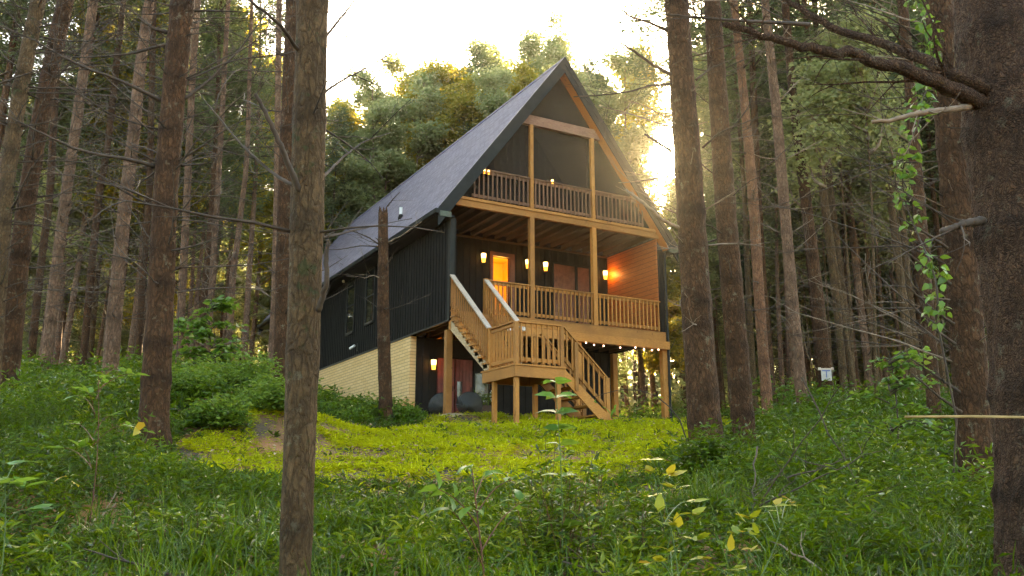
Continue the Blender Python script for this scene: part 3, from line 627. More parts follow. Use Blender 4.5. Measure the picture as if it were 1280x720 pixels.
def near_tree(key, d, ctrl, bark, label, H=22.0, whorl=.62, nb=(2, 4), blen=(.4, 1.7), bz=(1.0, 9.0), seed=0, sides=22, crown=True, twig=None, br=.016, cat='tree', name='pine_tree', extra=(), crown0=.74, nocut=True):
    rg = np.random.default_rng(100+seed)
    pts = [at(px, py, d) for px, py, w in ctrl]; rs = [w/2/FPX*((p-CAM)@FWD) for p, (px, py, w) in zip(pts, ctrl)]
    # down to the ground
    v = pts[0]-pts[1]; v = v/abs(v[2]); b = pts[0].copy()
    for _ in range(30):
        g = float(ground(b[0], b[1])); b = pts[0]+v*max(0.0, pts[0][2]-g+.15)
    zs = [b[2]]; P = [b]; R = [rs[0]*1.5]
    if pts[0][2]-b[2] > .45:
        P.append(b+(pts[0]-b)*min(.8, .45/(pts[0][2]-b[2]))); R.append(rs[0]*1.08)
    for p, r in zip(pts, rs): P.append(p); R.append(r)
    v = pts[-1]-pts[-2]; v = v/v[2]; top = b[2]+H
    if H > 0 and top > P[-1][2]+1:
        z0 = P[-1][2]; r0 = R[-1]; p0 = P[-1]
        for k in range(1, 6):
            f = k/5; dz = (top-z0)*f; P.append(p0+np.array([v[0]*dz*(1-.5*f), v[1]*dz*(1-.5*f), dz])); R.append(max(.015, r0*(1-f*.93)))
    P = np.array(P); R = np.array(R); zc = P[:, 2]
    # resample finely
    zz = np.arange(zc[0], zc[-1], .09 if d < 9 else .16); X = np.interp(zz, zc, P[:, 0]); Y = np.interp(zz, zc, P[:, 1])
    k = np.ones(9)/9
    if len(zz) > 30:
        X[4:-4] = np.convolve(X, k, 'valid'); Y[4:-4] = np.convolve(Y, k, 'valid')
    RR = np.interp(zz, zc, R); wh = np.arange(zc[0]+rg.uniform(.3, .8), zc[-1]-.5, whorl); wh = wh+rg.normal(0, .07, len(wh))
    near = np.min(np.abs(zz[:, None]-wh[None]), 1) if len(wh) else zz*0+9
    kn = np.exp(-(near/.085)**2); RR = RR*(1+.075*kn); tint = np.clip(kn*.6, 0, .6)
    base = P[0]
    root = empty(name, tuple(base), label=label, cat=cat)
    for a_, b_ in extra: root[a_] = b_
    nbr = 0; stubs = MB()
    for w in wh:
        if not (bz[0] < w-base[2] < bz[1]): continue
        i = int(np.argmin(np.abs(zz-w))); cpt = np.array([X[i], Y[i], zz[i]]); r = RR[i]; a0 = rg.uniform(0, 6.28); q = int(rg.integers(nb[0], nb[1]+1))
        for j in range(q):
            a = a0+j*6.28/q+rg.normal(0, .35); el = rg.uniform(-.15, .7); dr = np.array([math.cos(a)*math.cos(el), math.sin(a)*math.cos(el), math.sin(el)])
            L = rg.uniform(*blen) if rg.random() > .35 else rg.uniform(.06, .3)
            long_ = L > .32 and nbr < (55 if key in ('brown', 'lean', 'edge', 'mid') else 90)
            bb = MB() if long_ else stubs
            dead_branch(bb, cpt+np.array([math.cos(a), math.sin(a), 0])*r*.75, dr, L, br*rg.uniform(.5, 1.15)*(.6 if L < .3 else 1), rg, 5, 0 if L < .4 else int(rg.integers(2, 6)), rg.uniform(-.3, .5))
            if long_: nbr += 1; bb.build('dead_branch', twig or TWIG, root, True)
    m = MB(); m.tube(np.stack([X, Y, zz], 1), RR, sides, t=tint[:, None]*np.clip(.15+1.2*vnoise(np.arange(sides)[None]*1.0+seed*7, zz[:, None]*9.0, 2.2, 12), 0, 1), wob=.05 if bark is not BARK_SCALY else .085, seed=seed); nt_ = len(m.f); m.add(stubs.v, stubs.f)
    tm = m.build('trunk', bark, root, True)
    if stubs.f:
        tm.data.materials.append(twig or TWIG); mi = np.zeros(len(m.f), np.int32); mi[nt_:] = 1; tm.data.polygons.foreach_set('material_index', mi)
    if crown:
        cz0 = base[2]+H*crown0; C = []
        for w in np.arange(cz0, top-.4, .8):
            i = int(np.argmin(np.abs(zz-w))); f = (w-cz0)/(top-cz0); L = 2.6*(1-f)**.7+.3
            for j in range(5):
                a = rg.uniform(0, 6.28)
                for u in (.35, .55, .75, .95): C.append((X[i]+math.cos(a)*L*u, Y[i]+math.sin(a)*L*u, w+.25*u*L+rg.normal(0, .12)))
        V, F, Tn = leaf_arrays(*needle_sprays(np.array(C), rg, 14, .55, .34, .07)); link('crown', raw_mesh('crown', V, 3, F, G_PINE, Tn), root)
    root['_'] = 0; del root['_']
    return root
def limb(root, d, pix, r0, r1, mat=None, seed=0, twigs=6, name='limb', sides=8):
    rg = np.random.default_rng(500+seed); P = np.array([at(px, py, d+dd) for px, py, dd in pix]); n = 26
    t = np.linspace(0, len(P)-1, n); Q = np.stack([np.interp(t, range(len(P)), P[:, k]) for k in range(3)], 1)
    for _ in range(3): Q[1:-1] = (Q[:-2]+2*Q[1:-1]+Q[2:])/4
    Q[1:-1] += rg.normal(0, r0*.12, Q[1:-1].shape); rr = r0+(r1-r0)*np.linspace(0, 1, n)**.7
    m = MB(); m.tube(Q, rr, sides, wob=.14, seed=seed)
    for k in range(twigs):
        i = int(rg.integers(3, n-2)); dr = nrm(Q[i]-Q[i-1])+rand_dirs(1, -.6, .9, rg)[0]*.9; dead_branch(m, Q[i], dr, rg.uniform(.25, .9), max(.004, rr[i]*.3), rg, 4, 2, rg.uniform(-.2, .4), .13)
    return m.build(name, mat or TWIG, root, True)

T1D = 5.1
T1 = near_tree('front', 5.1, [(368, 720, 39), (377, 480, 40), (384, 240, 41), (390, 0, 38)], BARK_GREY, 'tall grey mossy pine trunk nearest the camera, left of the cabin roof', 21, .78, (2, 4), (.3, 1.2), (2.1, 7.5), 1, 32, br=.011)
limb(T1, 5.1, [(375, 240, -.08), (352, 185, -.25), (332, 140, -.35), (319, 117, -.4)], .020, .010, seed=1, twigs=1)
limb(T1, 5.1, [(368, 232, -.05), (345, 220, .05), (305, 185, .2), (268, 140, .3), (248, 116, .35)], .014, .003, TWIG, 2, 3)
limb(T1, 5.1, [(398, 388, -.05), (409, 352, -.15), (408, 310, -.2), (411, 300, -.2)], .019, .011, seed=3, twigs=0)
limb(T1, 5.1, [(375, 66, -.05), (350, 30, -.3), (312, 0, -.4), (280, -30, -.5)], .014, .006, seed=4, twigs=2)
limb(T1, 5.1, [(400, 225, 0), (425, 200, .3), (452, 178, .5), (488, 166, .7)], .012, .003, seed=5, twigs=3)
limb(T1, 5.1, [(402, 118, 0), (428, 100, .2), (460, 84, .3), (500, 60, .5)], .011, .003, seed=6, twigs=2)
limb(T1, 5.1, [(404, 50, 0), (428, 20, .1), (450, -8, .2)], .010, .005, seed=61, twigs=1)
T1b = near_tree('behind', 17.0, [(350, 505, 19), (357, 240, 19), (367, 0, 18)], BARK_BROWN, 'dark brown pine trunk just behind the nearest grey pine', 22, .6, (3, 5), (.5, 1.8), (2.0, 10), 2, 20)
limb(T1b, 17.0, [(354, 70, 0), (320, 55, .2), (270, 30, .2), (237, 8, .1)], .018, .004, seed=7); limb(T1b, 17.0, [(353, 90, 0), (300, 88, 0), (235, 94, -.1)], .016, .004, seed=8); limb(T1b, 17.0, [(353, 140, 0), (290, 132, 0), (236, 130, .2)], .015, .004, seed=9); limb(T1b, 17.0, [(352, 183, 0), (290, 185, .2), (228, 182, .3)], .013, .003, seed=10)
T2 = near_tree('brown', 11.8, [(193, 515, 36), (201, 380, 32), (207, 240, 29), (217, 120, 28), (229, 0, 28)], BARK_BROWN, 'thick reddish brown pine rising from the green bank, third trunk left of the cabin', 24, .62, (3, 6), (.5, 1.9), (2.2, 10), 3, 24, br=.018)
limb(T2, 11.8, [(194, 208, 0), (165, 200, -.2), (95, 188, -.5), (40, 160, -.8), (3, 142, -1.0)], .036, .008, seed=11, twigs=9); limb(T2, 11.8, [(202, 126, 0), (150, 100, -.3), (90, 78, -.6), (40, 48, -.8), (0, 33, -1)], .034, .007, seed=12, twigs=9); limb(T2, 11.8, [(212, 42, 0), (190, 35, -.2), (172, 22, -.3)], .036, .014, seed=13, twigs=2); limb(T2, 11.8, [(230, 124, 0), (262, 100, .2), (300, 62, .3), (330, 20, .3)], .03, .007, seed=14, twigs=6); limb(T2, 11.8, [(214, 205, 0), (228, 175, .1), (242, 145, .1)], .018, .006, seed=15, twigs=1)
limb(T2, 11.8, [(210, 55, 0), (160, 68, .3), (110, 72, .5), (70, 70, .6)], .026, .006, seed=16, twigs=6)
T3 = near_tree('lean', 15.5, [(10, 462, 27), (22, 340, 24), (35, 240, 21), (52, 140, 20), (80, 10, 19)], BARK_BROWN, 'second pine trunk from the left edge, leaning right and reddish at its foot', 24, .58, (4, 6), (.6, 2.0), (2, 11), 4, 18)
T4 = near_tree('edge', 14.5, [(-8, 440, 20), (8, 225, 18), (27, 100, 18), (48, 0, 17)], BARK_GREY, 'grey pine trunk leaning in at the far left edge', 23, .58, (4, 6), (.6, 2.0), (2, 11), 5, 18)
limb(T4, 14.5, [(10, 90, 0), (-20, 102, .3), (-60, 110, .4)], .02, .01, seed=17); limb(T4, 14.5, [(-2, 105, 0), (40, 90, -.4), (80, 75, -.7)], .022, .005, seed=18)
MID = [  # d, control points, bark, label
 (22, [(57, 463, 14), (70, 340, 13), (83, 240, 13), (96, 150, 12), (117, 0, 11)], BARK_PALE, 'pale leaning pine trunk between the two leftmost trunks and the sky gap'),
 (25, [(38, 455, 10), (50, 340, 9), (62, 250, 9), (76, 0, 8)], BARK_BROWN, 'thin brown trunk close behind the leaning left pines'),
 (29, [(103, 461, 9), (115, 330, 9), (124, 240, 9), (134, 190, 8), (148, 60, 8)], BARK_BROWN, 'slim dark trunk standing in the sky gap on the left'),
 (19, [(138, 463, 20), (147, 350, 17), (157, 250, 16), (166, 180, 15), (177, 67, 13), (187, 0, 12)], BARK_PALE, 'smooth pinkish brown pine left of the thick reddish trunk'),
 (27, [(171, 460, 8), (180, 330, 8), (187, 240, 8), (192, 0, 7)], BARK_BROWN, 'thin trunk half hidden at the left side of the thick reddish pine'),
 (26, [(219, 475, 10), (227, 380, 10), (233, 260, 9), (240, 100, 8), (247, 0, 8)], BARK_PALE, 'pale grey trunk at the right side of the thick reddish pine'),
 (27, [(257, 462, 8), (264, 370, 8), (272, 240, 7), (282, 60, 6)], BARK_PALE, 'slender pale trunk rising out of the leafy maple sapling'),
 (28, [(286, 458, 8), (290, 350, 8), (297, 300, 7), (309, 200, 6), (312, 90, 5)], BARK_PALE, 'crooked pale trunk right of the leafy maple sapling'),
 (24, [(337, 466, 8), (342, 400, 8), (346, 257, 8), (349, 0, 7)], BARK_PALE, 'narrow pale trunk beside the nearest grey pine, by the rear eave'),
]
MIDR = [
 (11.8, [(880, 525, 41), (871, 400, 37), (862, 240, 34), (853, 110, 30), (845, 0, 28)], BARK_BROWN, 'stout dark brown pine beside the sun, right of the gable'),
 (14.5, [(929, 532, 28), (917, 390, 27), (905, 240, 25), (897, 110, 22), (890, 0, 20)], BARK_BROWN, 'brown pine second to the right of the cabin'),
 (19, [(960, 522, 14), (950, 390, 13), (941, 240, 13), (929, 110, 10), (917, 0, 9)], BARK_SUNLIT, 'slender pine with orange sunlight coloured into its bark, right of the cabin'),
 (21, [(1005, 518, 15), (992, 390, 14), (979, 240, 13), (972, 150, 12), (956, 0, 9)], BARK_PALE, 'pale slender pine between the orange one and the sign tree'),
 (23, [(1036, 500, 17), (1022, 370, 15), (1006, 240, 13), (990, 110, 10), (981, 0, 9)], BARK_BROWN, 'pine with a small white sign board nailed to it'),
 (26, [(1056, 488, 9), (1045, 370, 9), (1028, 240, 8), (1015, 110, 7), (1005, 0, 6)], BARK_GREY, 'thin grey trunk next right of the sign tree'),
 (27, [(1067, 488, 9), (1054, 370, 8), (1038, 240, 8), (1026, 110, 7), (1018, 0, 6)], BARK_GREY, 'thin grey trunk second right of the sign tree'),
 (29, [(1088, 485, 9), (1074, 370, 9), (1060, 240, 8), (1048, 100, 7)], BARK_PALE, 'pale thin trunk among the grey poles left of the vine'),
 (18, [(1168, 520, 17), (1158, 380, 16), (1147, 240, 15), (1139, 120, 13), (1128, 0, 12)], BARK_BROWN, 'reddish trunk behind the green climbing vine'),
 (10.6, [(1222, 590, 43), (1209, 420, 40), (1196, 240, 37), (1184, 110, 34), (1174, 0, 32)], BARK_BROWN, 'thick dark pine second from the right edge, beside the scaly trunk'),
]
LT = []
for i, (d, c, b, l) in enumerate(MID): LT.append(near_tree('mid', d, c, b, l, 24-rnd.random()*4, .62, (3, 5), (.5, 2.2), (1.6, 12), 20+i, 12, twig=TWIG if i % 2 else TWIG_PALE))
RT = []
for i, (d, c, b, l) in enumerate(MIDR):
    RT.append(near_tree('midr', d, c, b, l, 23-rnd.random()*4, .62, ((1, 2) if i in (4, 7, 8, 9) else (3, 5)) if i > 2 else (2, 4), (.5, 2.3) if i > 2 else (.4, 1.4), (2.0, 11), 40+i, 22 if d < 15 else 12, twig=TWIG if i % 3 else TWIG_PALE, br=.015, crown0=.7))
limb(RT[0], 11.8, [(846, 105, 0), (812, 107, -.2), (790, 114, -.3), (760, 118, -.4), (717, 121, -.4)], .022, .007, seed=21, twigs=6); limb(RT[0], 11.8, [(846, 98, 0), (812, 78, -.2), (790, 62, -.3), (775, 53, -.3)], .026, .014, seed=22, twigs=3); limb(RT[0], 11.8, [(838, 40, 0), (812, 28, -.2), (786, 20, -.2), (770, 5, -.2)], .026, .009, seed=23, twigs=4)
limb(RT[0], 11.8, [(852, 286, 0), (832, 278, -.25), (810, 258, -.4), (782, 237, -.5)], .030, .020, TWIG_PALE, 24, 2); limb(RT[0], 11.8, [(840, 190, 0), (822, 178, .1), (806, 168, .2)], .025, .015, seed=25, twigs=1)
limb(RT[0], 11.8, [(870, 100, 0), (890, 84, .1), (915, 75, .1), (945, 45, .2)], .018, .004, seed=26, twigs=3); limb(RT[0], 11.8, [(878, 185, 0), (900, 165, -.2), (940, 150, -.5), (965, 142, -.7)], .018, .004, seed=27, twigs=3); limb(RT[1], 14.5, [(912, 165, 0), (935, 135, -.3), (965, 60, -.6)], .018, .004, seed=28, twigs=3)
big = near_tree('scaly', 5.6, [(1312, 720, 118), (1308, 590, 108), (1297, 420, 108), (1279, 240, 112), (1258, 110, 104), (1247, 0, 94)], BARK_SCALY, 'massive dark scaly trunk filling the right edge, with two heavy bare limbs', 20, .8, (1, 3), (.2, 1.0), (2.2, 7.5), 70, 44, br=.012)
limb(big, 5.6, [(1232, 112, -.15), (1200, 96, -.2), (1167, 78, -.1), (1107, 57, .1), (1040, 35, .3), (1002, 13, .4), (975, -6, .5)], .055, .018, BARK_SCALY, 31, 9, sides=10)
limb(big, 5.6, [(1222, 128, -.15), (1203, 116, -.25), (1157, 96, -.4), (1090, 74, -.5), (1040, 63, -.6), (1007, 60, -.7), (960, 47, -.8), (905, 30, -.9)], .062, .017, BARK_SCALY, 32, 9, sides=10)
limb(big, 5.6, [(1012, 31, -.6), (960, 28, -.6), (895, 24, -.7), (832, 18, -.8)], .015, .006, TWIG, 33, 6)
limb(big, 5.6, [(1214, 133, -.15), (1190, 136, -.3), (1150, 140, -.4), (1115, 151, -.4), (1090, 152, -.4)], .026, .012, TWIG_PALE, 34, 3)
limb(big, 5.6, [(1228, 276, -.15), (1205, 279, -.3), (1176, 290, -.3)], .03, .02, TWIG, 35, 3)
rg9 = np.random.default_rng(9)       # tangle of thin dead branches on the second trunk from the right
for k in range(150):
    tr9, d9, x9 = ((9, 10.6, [1174, 1222]), (8, 18, [1128, 1172]), (4, 23, [981, 1040]))[k % 5 % 3] if k % 5 else (7, 29, [1040, 1092])
    py = rg9.uniform(-40, 470); px = np.interp(py, [0, 590], x9); p = at(px, py, d9); a = rg9.uniform(2.2, 5.0)+0; m = MB(); dr = -RGT*rg9.uniform(.5, 1)+FH*rg9.uniform(-.6, .5)+np.array([0, 0, rg9.uniform(-.1, .75)])
    dr = dr if k % 4 else dr*np.array([-1, -1, 1]); dead_branch(m, p-RGT*.1, dr, rg9.uniform(.6, 2.6)*(1 if tr9 == 9 else 1.3), rg9.uniform(.008, .017), rg9, 4, int(rg9.integers(2, 5)), rg9.uniform(-.4, .4), .09); m.build('dead_branch', TWIG if k % 3 else TWIG_PALE, RT[tr9], True)
for k in range(6):
    py = (300, 345, 395, 420, 480, 505)[k]; px = np.interp(py, [0, 590], [1174, 1222]); limb(RT[9], 10.6, [(px-14, py+10, -.15), (px-40, py-8, -.3), (px-75, py-28-6*k % 20, -.4)], .022, .008, TWIG, 80+k, 2)
for k in range(230):                       # thin bare twigs all over the left stand
    q = k % 6; root_, d9, ys, x9 = ((T2, 11.8, [0, 515], [229, 193]), (T3, 15.5, [0, 462], [82, 10]), (T4, 14.5, [0, 440], [48, -8]), (LT[0], 22, [0, 463], [117, 57]), (LT[3], 19, [0, 463], [187, 138]), (LT[5], 26, [0, 475], [247, 219]))[q]
    py = rg9.uniform(-30, 400); px = np.interp(py, ys, x9); p = at(px, py, d9); sx = -1 if rg9.random() < .5 else 1; dr = RGT*sx*rg9.uniform(.5, 1)+FH*rg9.uniform(-.7, .6)+np.array([0, 0, rg9.uniform(-.15, .6)])
    m = MB(); dead_branch(m, p, dr, rg9.uniform(.8, 3.0), rg9.uniform(.008, .018), rg9, 4, int(rg9.integers(2, 6)), rg9.uniform(-.4, .4), .1); m.build('dead_branch', TWIG, root_, True)
snag = near_tree('snag', 20.5, [(482, 508, 17), (479, 400, 15), (479, 320, 13), (479, 262, 12)], BARK_BROWN, 'dead broken-topped snag standing in front of the long black side wall', 0, .8, (2, 3), (.3, 1.1), (1.5, 6.0), 90, 16, crown=False, name='dead_tree')
limb(snag, 20.5, [(476, 307, 0), (460, 296, -.2), (436, 287, -.4), (412, 278, -.5)], .022, .006, seed=91, twigs=3); limb(snag, 20.5, [(473, 308, 0), (450, 307, -.2), (424, 312, -.3), (410, 312, -.3)], .02, .006, seed=92, twigs=2); limb(snag, 20.5, [(485, 303, 0), (503, 294, -.3), (527, 277, -.5)], .022, .008, TWIG_PALE, 93, 2); limb(snag, 20.5, [(484, 258, 0), (492, 248, -.1), (500, 240, -.1)], .02, .007, seed=94, twigs=2); limb(snag, 20.5, [(477, 348, 0), (466, 344, -.3), (455, 348, -.4)], .018, .008, TWIG_PALE, 95, 3)
m = MB(); tp = at(479, 262, 20.5)
for a in range(7): q = tp+np.array([.085*math.cos(a*.9), .085*math.sin(a*.9), -.05]); m.tube([q, q+np.array([0, 0, .08+.12*rnd.random()])], [.03, .004], 5)
m.build('splintered_top', BARK_BROWN, snag)
# sign board on its tree
sg = at(1033, 466.5, 22.55); r_ = RGT; u_ = np.array([0, 0, 1.])
def onsign(mb, x0, x1, z0, z1, off, th=.012):
    c = [sg+r_*a+u_*b-FH*off for a, b in ((x0, z0), (x1, z0), (x1, z1), (x0, z1))]; mb.prism(c, FH*th)
s0 = empty('sign_board', tuple(sg), label='small white sign board with a blue heading nailed to a pine', cat='sign')
m = MB(); onsign(m, -.13, .13, -.19, .10, 0, .02); m.build('panel', BOARD, s0)
m = MB(); onsign(m, -.2, -.132, .08, .15, .004, .03); onsign(m, .132, .2, .08, .15, .004, .03); onsign(m, -.132, .132, .102, .13, .004, .03); m.build('crossbar', WPALE, s0)
BLUE = m_plain('blue_print', (.05, .10, .30), .6, .1); m = MB(); onsign(m, -.105, .1, .05, .078, .004, .003); onsign(m, -.011, .009, -.11, .048, .004, .003); m.build('print', BLUE, s0)

# ------------------------------------------------------------------ the wood behind: kinds built once, then copied
def joined(m, b, bark, tw):
    k = len(m.f); m.add(b.v, b.f); me = m.mesh('trunk', bark, True); me.materials.append(tw); mi = np.zeros(len(m.f), np.int32); mi[k:] = 1; me.polygons.foreach_set('material_index', mi); return me
def kind_pine(seed, H, r0, c0, mat, dens=1.0, bark=BARK_BROWN, tw=TWIG):
    g = np.random.default_rng(seed); ax = g.normal(0, .012, 2)
    zz = np.linspace(-.3, H, 16); X = ax[0]*zz+.08*np.sin(zz*.35+seed); Y = ax[1]*zz+.08*np.cos(zz*.3+seed); R = np.maximum(.012, r0*(1-(zz/H).clip(0, 1)*.93)); R[0] *= 1.25
    m = MB(); m.tube(np.stack([X, Y, zz], 1), R, 9, wob=.06, seed=seed); nt_ = len(m.f); b = MB()
    for k in range(int(c0*H*2.6)):
        z = g.uniform(1.5, c0*H*1.1); a = g.uniform(0, 6.28); el = g.uniform(-.25, .5); x, y = np.interp(z, zz, X), np.interp(z, zz, Y)
        dead_branch(b, (x, y, z), (math.cos(a)*math.cos(el), math.sin(a)*math.cos(el), math.sin(el)), g.uniform(.5, 2.2), .014, g, 3, int(g.integers(0, 3)), g.uniform(-.3, .3), .12)
    C = []
    for z in np.arange(c0*H, H-.3, .75):
        f = (z-c0*H)/(H-c0*H); L = 2.9*(1-f)**.75*(.55+.45*min(1, f*5))+.3; x, y = np.interp(z, zz, X), np.interp(z, zz, Y)
        for j in range(5):
            a = g.uniform(0, 6.28); l = L*g.uniform(.7, 1.15); rise = g.uniform(.05, .4); pts = [(x+math.cos(a)*l*u, y+math.sin(a)*l*u, z+rise*l*u) for u in (0, .5, 1)]
            b.tube(pts, [.022, .014, .004], 3)
            for u in np.linspace(.35, 1, max(3, int(l/.42))): C.append((x+math.cos(a)*l*u+g.normal(0, .16), y+math.sin(a)*l*u+g.normal(0, .16), z+rise*l*u+g.normal(0, .1)))
    trunk = joined(m, b, bark, tw)
    V, F, Tn = leaf_arrays(*needle_sprays(np.array(C), g, int(24*dens), .46, .30, .055)); crown = raw_mesh('crown', V, 3, F, mat, Tn)
    return ('trunk', trunk), ('crown', crown)
def kind_broadleaf(seed, H, r0, c0, mat, n=11000, spread=3.2, bark=BARK_PALE, size=.19):
    g = np.random.default_rng(seed); m = MB(); b = MB(); C = []
    zz = np.linspace(-.3, H*.93, 14); X = .25*np.sin(zz*.22+seed); Y = .25*np.cos(zz*.2+seed*2); m.tube(np.stack([X, Y, zz], 1), np.maximum(.02, r0*(1-(zz/H).clip(0, 1)*.95)), 9, wob=.06, seed=seed)
    for k in range(26):
        z = g.uniform(c0*H, H*.92); f = (z-c0*H)/(H-c0*H); a = g.uniform(0, 6.28); L = spread*(1-f*.75)*g.uniform(.6, 1.1); pts = curve_pts((np.interp(z, zz, X), np.interp(z, zz, Y), z), (math.cos(a), math.sin(a), g.uniform(.3, 1.0)), L, 6, g, .3, .12)
        b.tube(pts, np.linspace(.05*(1-f)+.015, .006, 7), 4)
        for p in pts[2:]: C.append(p)
        for q in range(4):
            i = int(g.integers(2, 6)); t = curve_pts(pts[i], rand_dirs(1, -.2, .9, g)[0], L*.4, 4, g, .1, .15); b.tube(t, np.linspace(.014, .004, 5), 3); C += t[1:]
    C.append(np.array([X[-1], Y[-1], zz[-1]])); C = np.array(C); per = max(1, n//len(C)); c = np.repeat(C, per, 0); k = len(c); P = c+rand_dirs(k, -1, 1, g)*(.62*g.random(k)**.5)[:, None]*np.array([1, 1, .6])
    V, F, Tn = leaf_arrays(P, rand_dirs(k, -.6, .5, g), rand_dirs(k, .1, 1, g), size*g.uniform(.6, 1.2, k), size*.62*g.uniform(.7, 1.2, k), np.clip(np.repeat(g.random(len(C)), per)*.55+g.random(k)*.45, 0, 1)); 
    return ('trunk', joined(m, b, bark, TWIG_PALE)), ('crown', raw_mesh('crown', V, 3, F, mat, Tn))
KINDS = {'pine0': kind_pine(1, 22, .17, .47, G_PINE), 'pine1': kind_pine(2, 24, .15, .52, G_PINE, bark=BARK_PALE, tw=TWIG_PALE), 'pine2': kind_pine(3, 20, .13, .42, G_PINE, bark=BARK_PALE), 'pine3': kind_pine(4, 23, .16, .5, G_PINE, bark=BARK_GREY),
 'full0': kind_pine(5, 22, .17, .16, G_PINE, 1.15), 'full1': kind_pine(6, 20, .15, .12, G_PINE, 1.15),
 'oak0': kind_broadleaf(11, 20, .15, .3, G_OAK, 17000), 'oak1': kind_broadleaf(12, 18, .13, .28, G_OAK, 16000), 'gold0': kind_broadleaf(13, 19, .14, .35, G_GOLD, 13000), 'gold1': kind_broadleaf(14, 14, .09, .3, G_GOLD, 9000, 2.3), 'pole': kind_broadleaf(15, 12, .055, .6, G_OAK, 2200, 1.2, BARK_GREY)}
def place(kind, name, x, y, sc, rz, label, group):
    t = empty(name, (x, y, float(ground(x, y))-.05), rz, label=label, cat='tree', group=group); t.scale = (sc*rnd.uniform(.9, 1.1), sc*rnd.uniform(.9, 1.1), sc)
    for nm, me in KINDS[kind]:
        o = bpy.data.objects.new(nm, me); COL.objects.link(o); o.parent = t
    return t
spots = []; gg = np.random.default_rng(77)
taken = [(o.location.x, o.location.y) for o in scene.objects if o.get('category') == 'tree']
def free(x, y, r):
    if -2.2 < x < 10.2 and -6 < y < 23: return False
    return all((x-a)**2+(y-b)**2 > r*r for a, b in taken)
def px_of(x, y, z):
    v = np.array([x, y, z])-CAM; k = v@FWD; return 640+FPX*(v@RGT)/k, 360-FPX*(v@UPV)/k
side_txt = lambda px: 'left of the cabin' if px < 390 else ('behind the cabin roof' if px < 850 else 'right of the cabin')
SUNDIR = np.array([.59288, .72321, .35421]); CROWN = {}
for k_, ps in KINDS.items():
    me = ps[-1][1]; a_ = np.zeros(len(me.vertices)*3, np.float32); me.vertices.foreach_get('co', a_); CROWN[k_] = a_.reshape(-1, 3)[::16].astype(float)
def sunblock(kd, x, y, sc, rz, rad_=.95):      # how much of a crown stands in the line of the low sun
    c_, s_ = math.cos(rz), math.sin(rz); v = CROWN[kd]*sc; w = np.stack([v[:, 0]*c_-v[:, 1]*s_+x, v[:, 0]*s_+v[:, 1]*c_+y, v[:, 2]+float(ground(x, y))], 1)-CAM
    w /= np.linalg.norm(w, axis=1)[:, None]; return int(((w@SUNDIR) > math.cos(rad(rad_))).sum())
cnt = 0; tries = 0
while cnt < 272 and tries < 30000:
    tries += 1
    d = 24+58*gg.random()**.8; s = gg.uniform(-1, 1)*(.60*d+3); x, y = xy(s, d)
    if not free(x, y, (2.3 if s < 3 else 1.75) if d < 50 else 2.6): continue
    px, _ = px_of(x, y, 0)
    if px < 395 and d > 40 and gg.random() < .74: continue
    if 395 < px < 860:
        if d < 44 or d > 60: continue
        # crowns behind the roof: their tops follow the skyline of the photograph
        if 730 < px < 800 and gg.random() < .75: continue
        topy = np.interp(px, [395, 430, 500, 560, 620, 700, 745, 790, 860], [95, 105, 62, 62, 45, 15, 85, 30, -60])+gg.uniform(-12, 40)
        el = PITCH+math.atan((360-topy)/FPX); Hn = d*math.tan(el)+CAM[2]-float(ground(x, y))
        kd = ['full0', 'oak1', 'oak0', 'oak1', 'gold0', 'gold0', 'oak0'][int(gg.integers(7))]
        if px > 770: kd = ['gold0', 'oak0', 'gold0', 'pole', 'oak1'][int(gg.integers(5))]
        H0 = {'full0': 22, 'full1': 20, 'oak0': 20, 'oak1': 18, 'gold0': 19, 'gold1': 14, 'pole': 12}[kd]; sc = min(1.6, max(.6, Hn/H0))
    else:
        kd = ['pine0', 'pine1', 'pine2', 'pine3', 'pine0', 'pine2'][int(gg.integers(6))]; sc = gg.uniform(.8, 1.12)
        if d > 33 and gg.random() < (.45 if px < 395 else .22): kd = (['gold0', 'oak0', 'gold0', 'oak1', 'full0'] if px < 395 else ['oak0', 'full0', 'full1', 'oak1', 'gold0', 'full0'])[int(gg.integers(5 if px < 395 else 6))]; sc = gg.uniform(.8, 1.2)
        if px > 900 and d < 45 and gg.random() < .3: kd = 'pole'; sc = gg.uniform(.8, 1.2)
    rz_ = gg.uniform(0, 6.28)
    if sunblock(kd, x, y, sc, rz_) > 5: continue
    taken.append((x, y)); cnt += 1
    nm = {'p': 'pine_tree', 'f': 'pine_tree', 'o': 'broadleaf_tree', 'g': 'broadleaf_tree'}[kd[0]] if kd != 'pole' else 'young_tree'
    what = {'pine': 'slender bare-stemmed pine in the dim wood', 'full': 'bushy green pine with branches down to the ground', 'oak0': 'green broadleaf tree with open crown', 'oak1': 'green broadleaf tree with open crown', 'gold': 'broadleaf tree with sunlit golden leaves', 'pole': 'thin young tree like a bare pole'}[kd if kd in ('oak0', 'oak1', 'pole') else kd[:4]]
    place(kd, nm, x, y, sc, rz_, what+' '+side_txt(px), what.split(' with')[0].split(' in')[0].split(' like')[0]+'s '+side_txt(px))
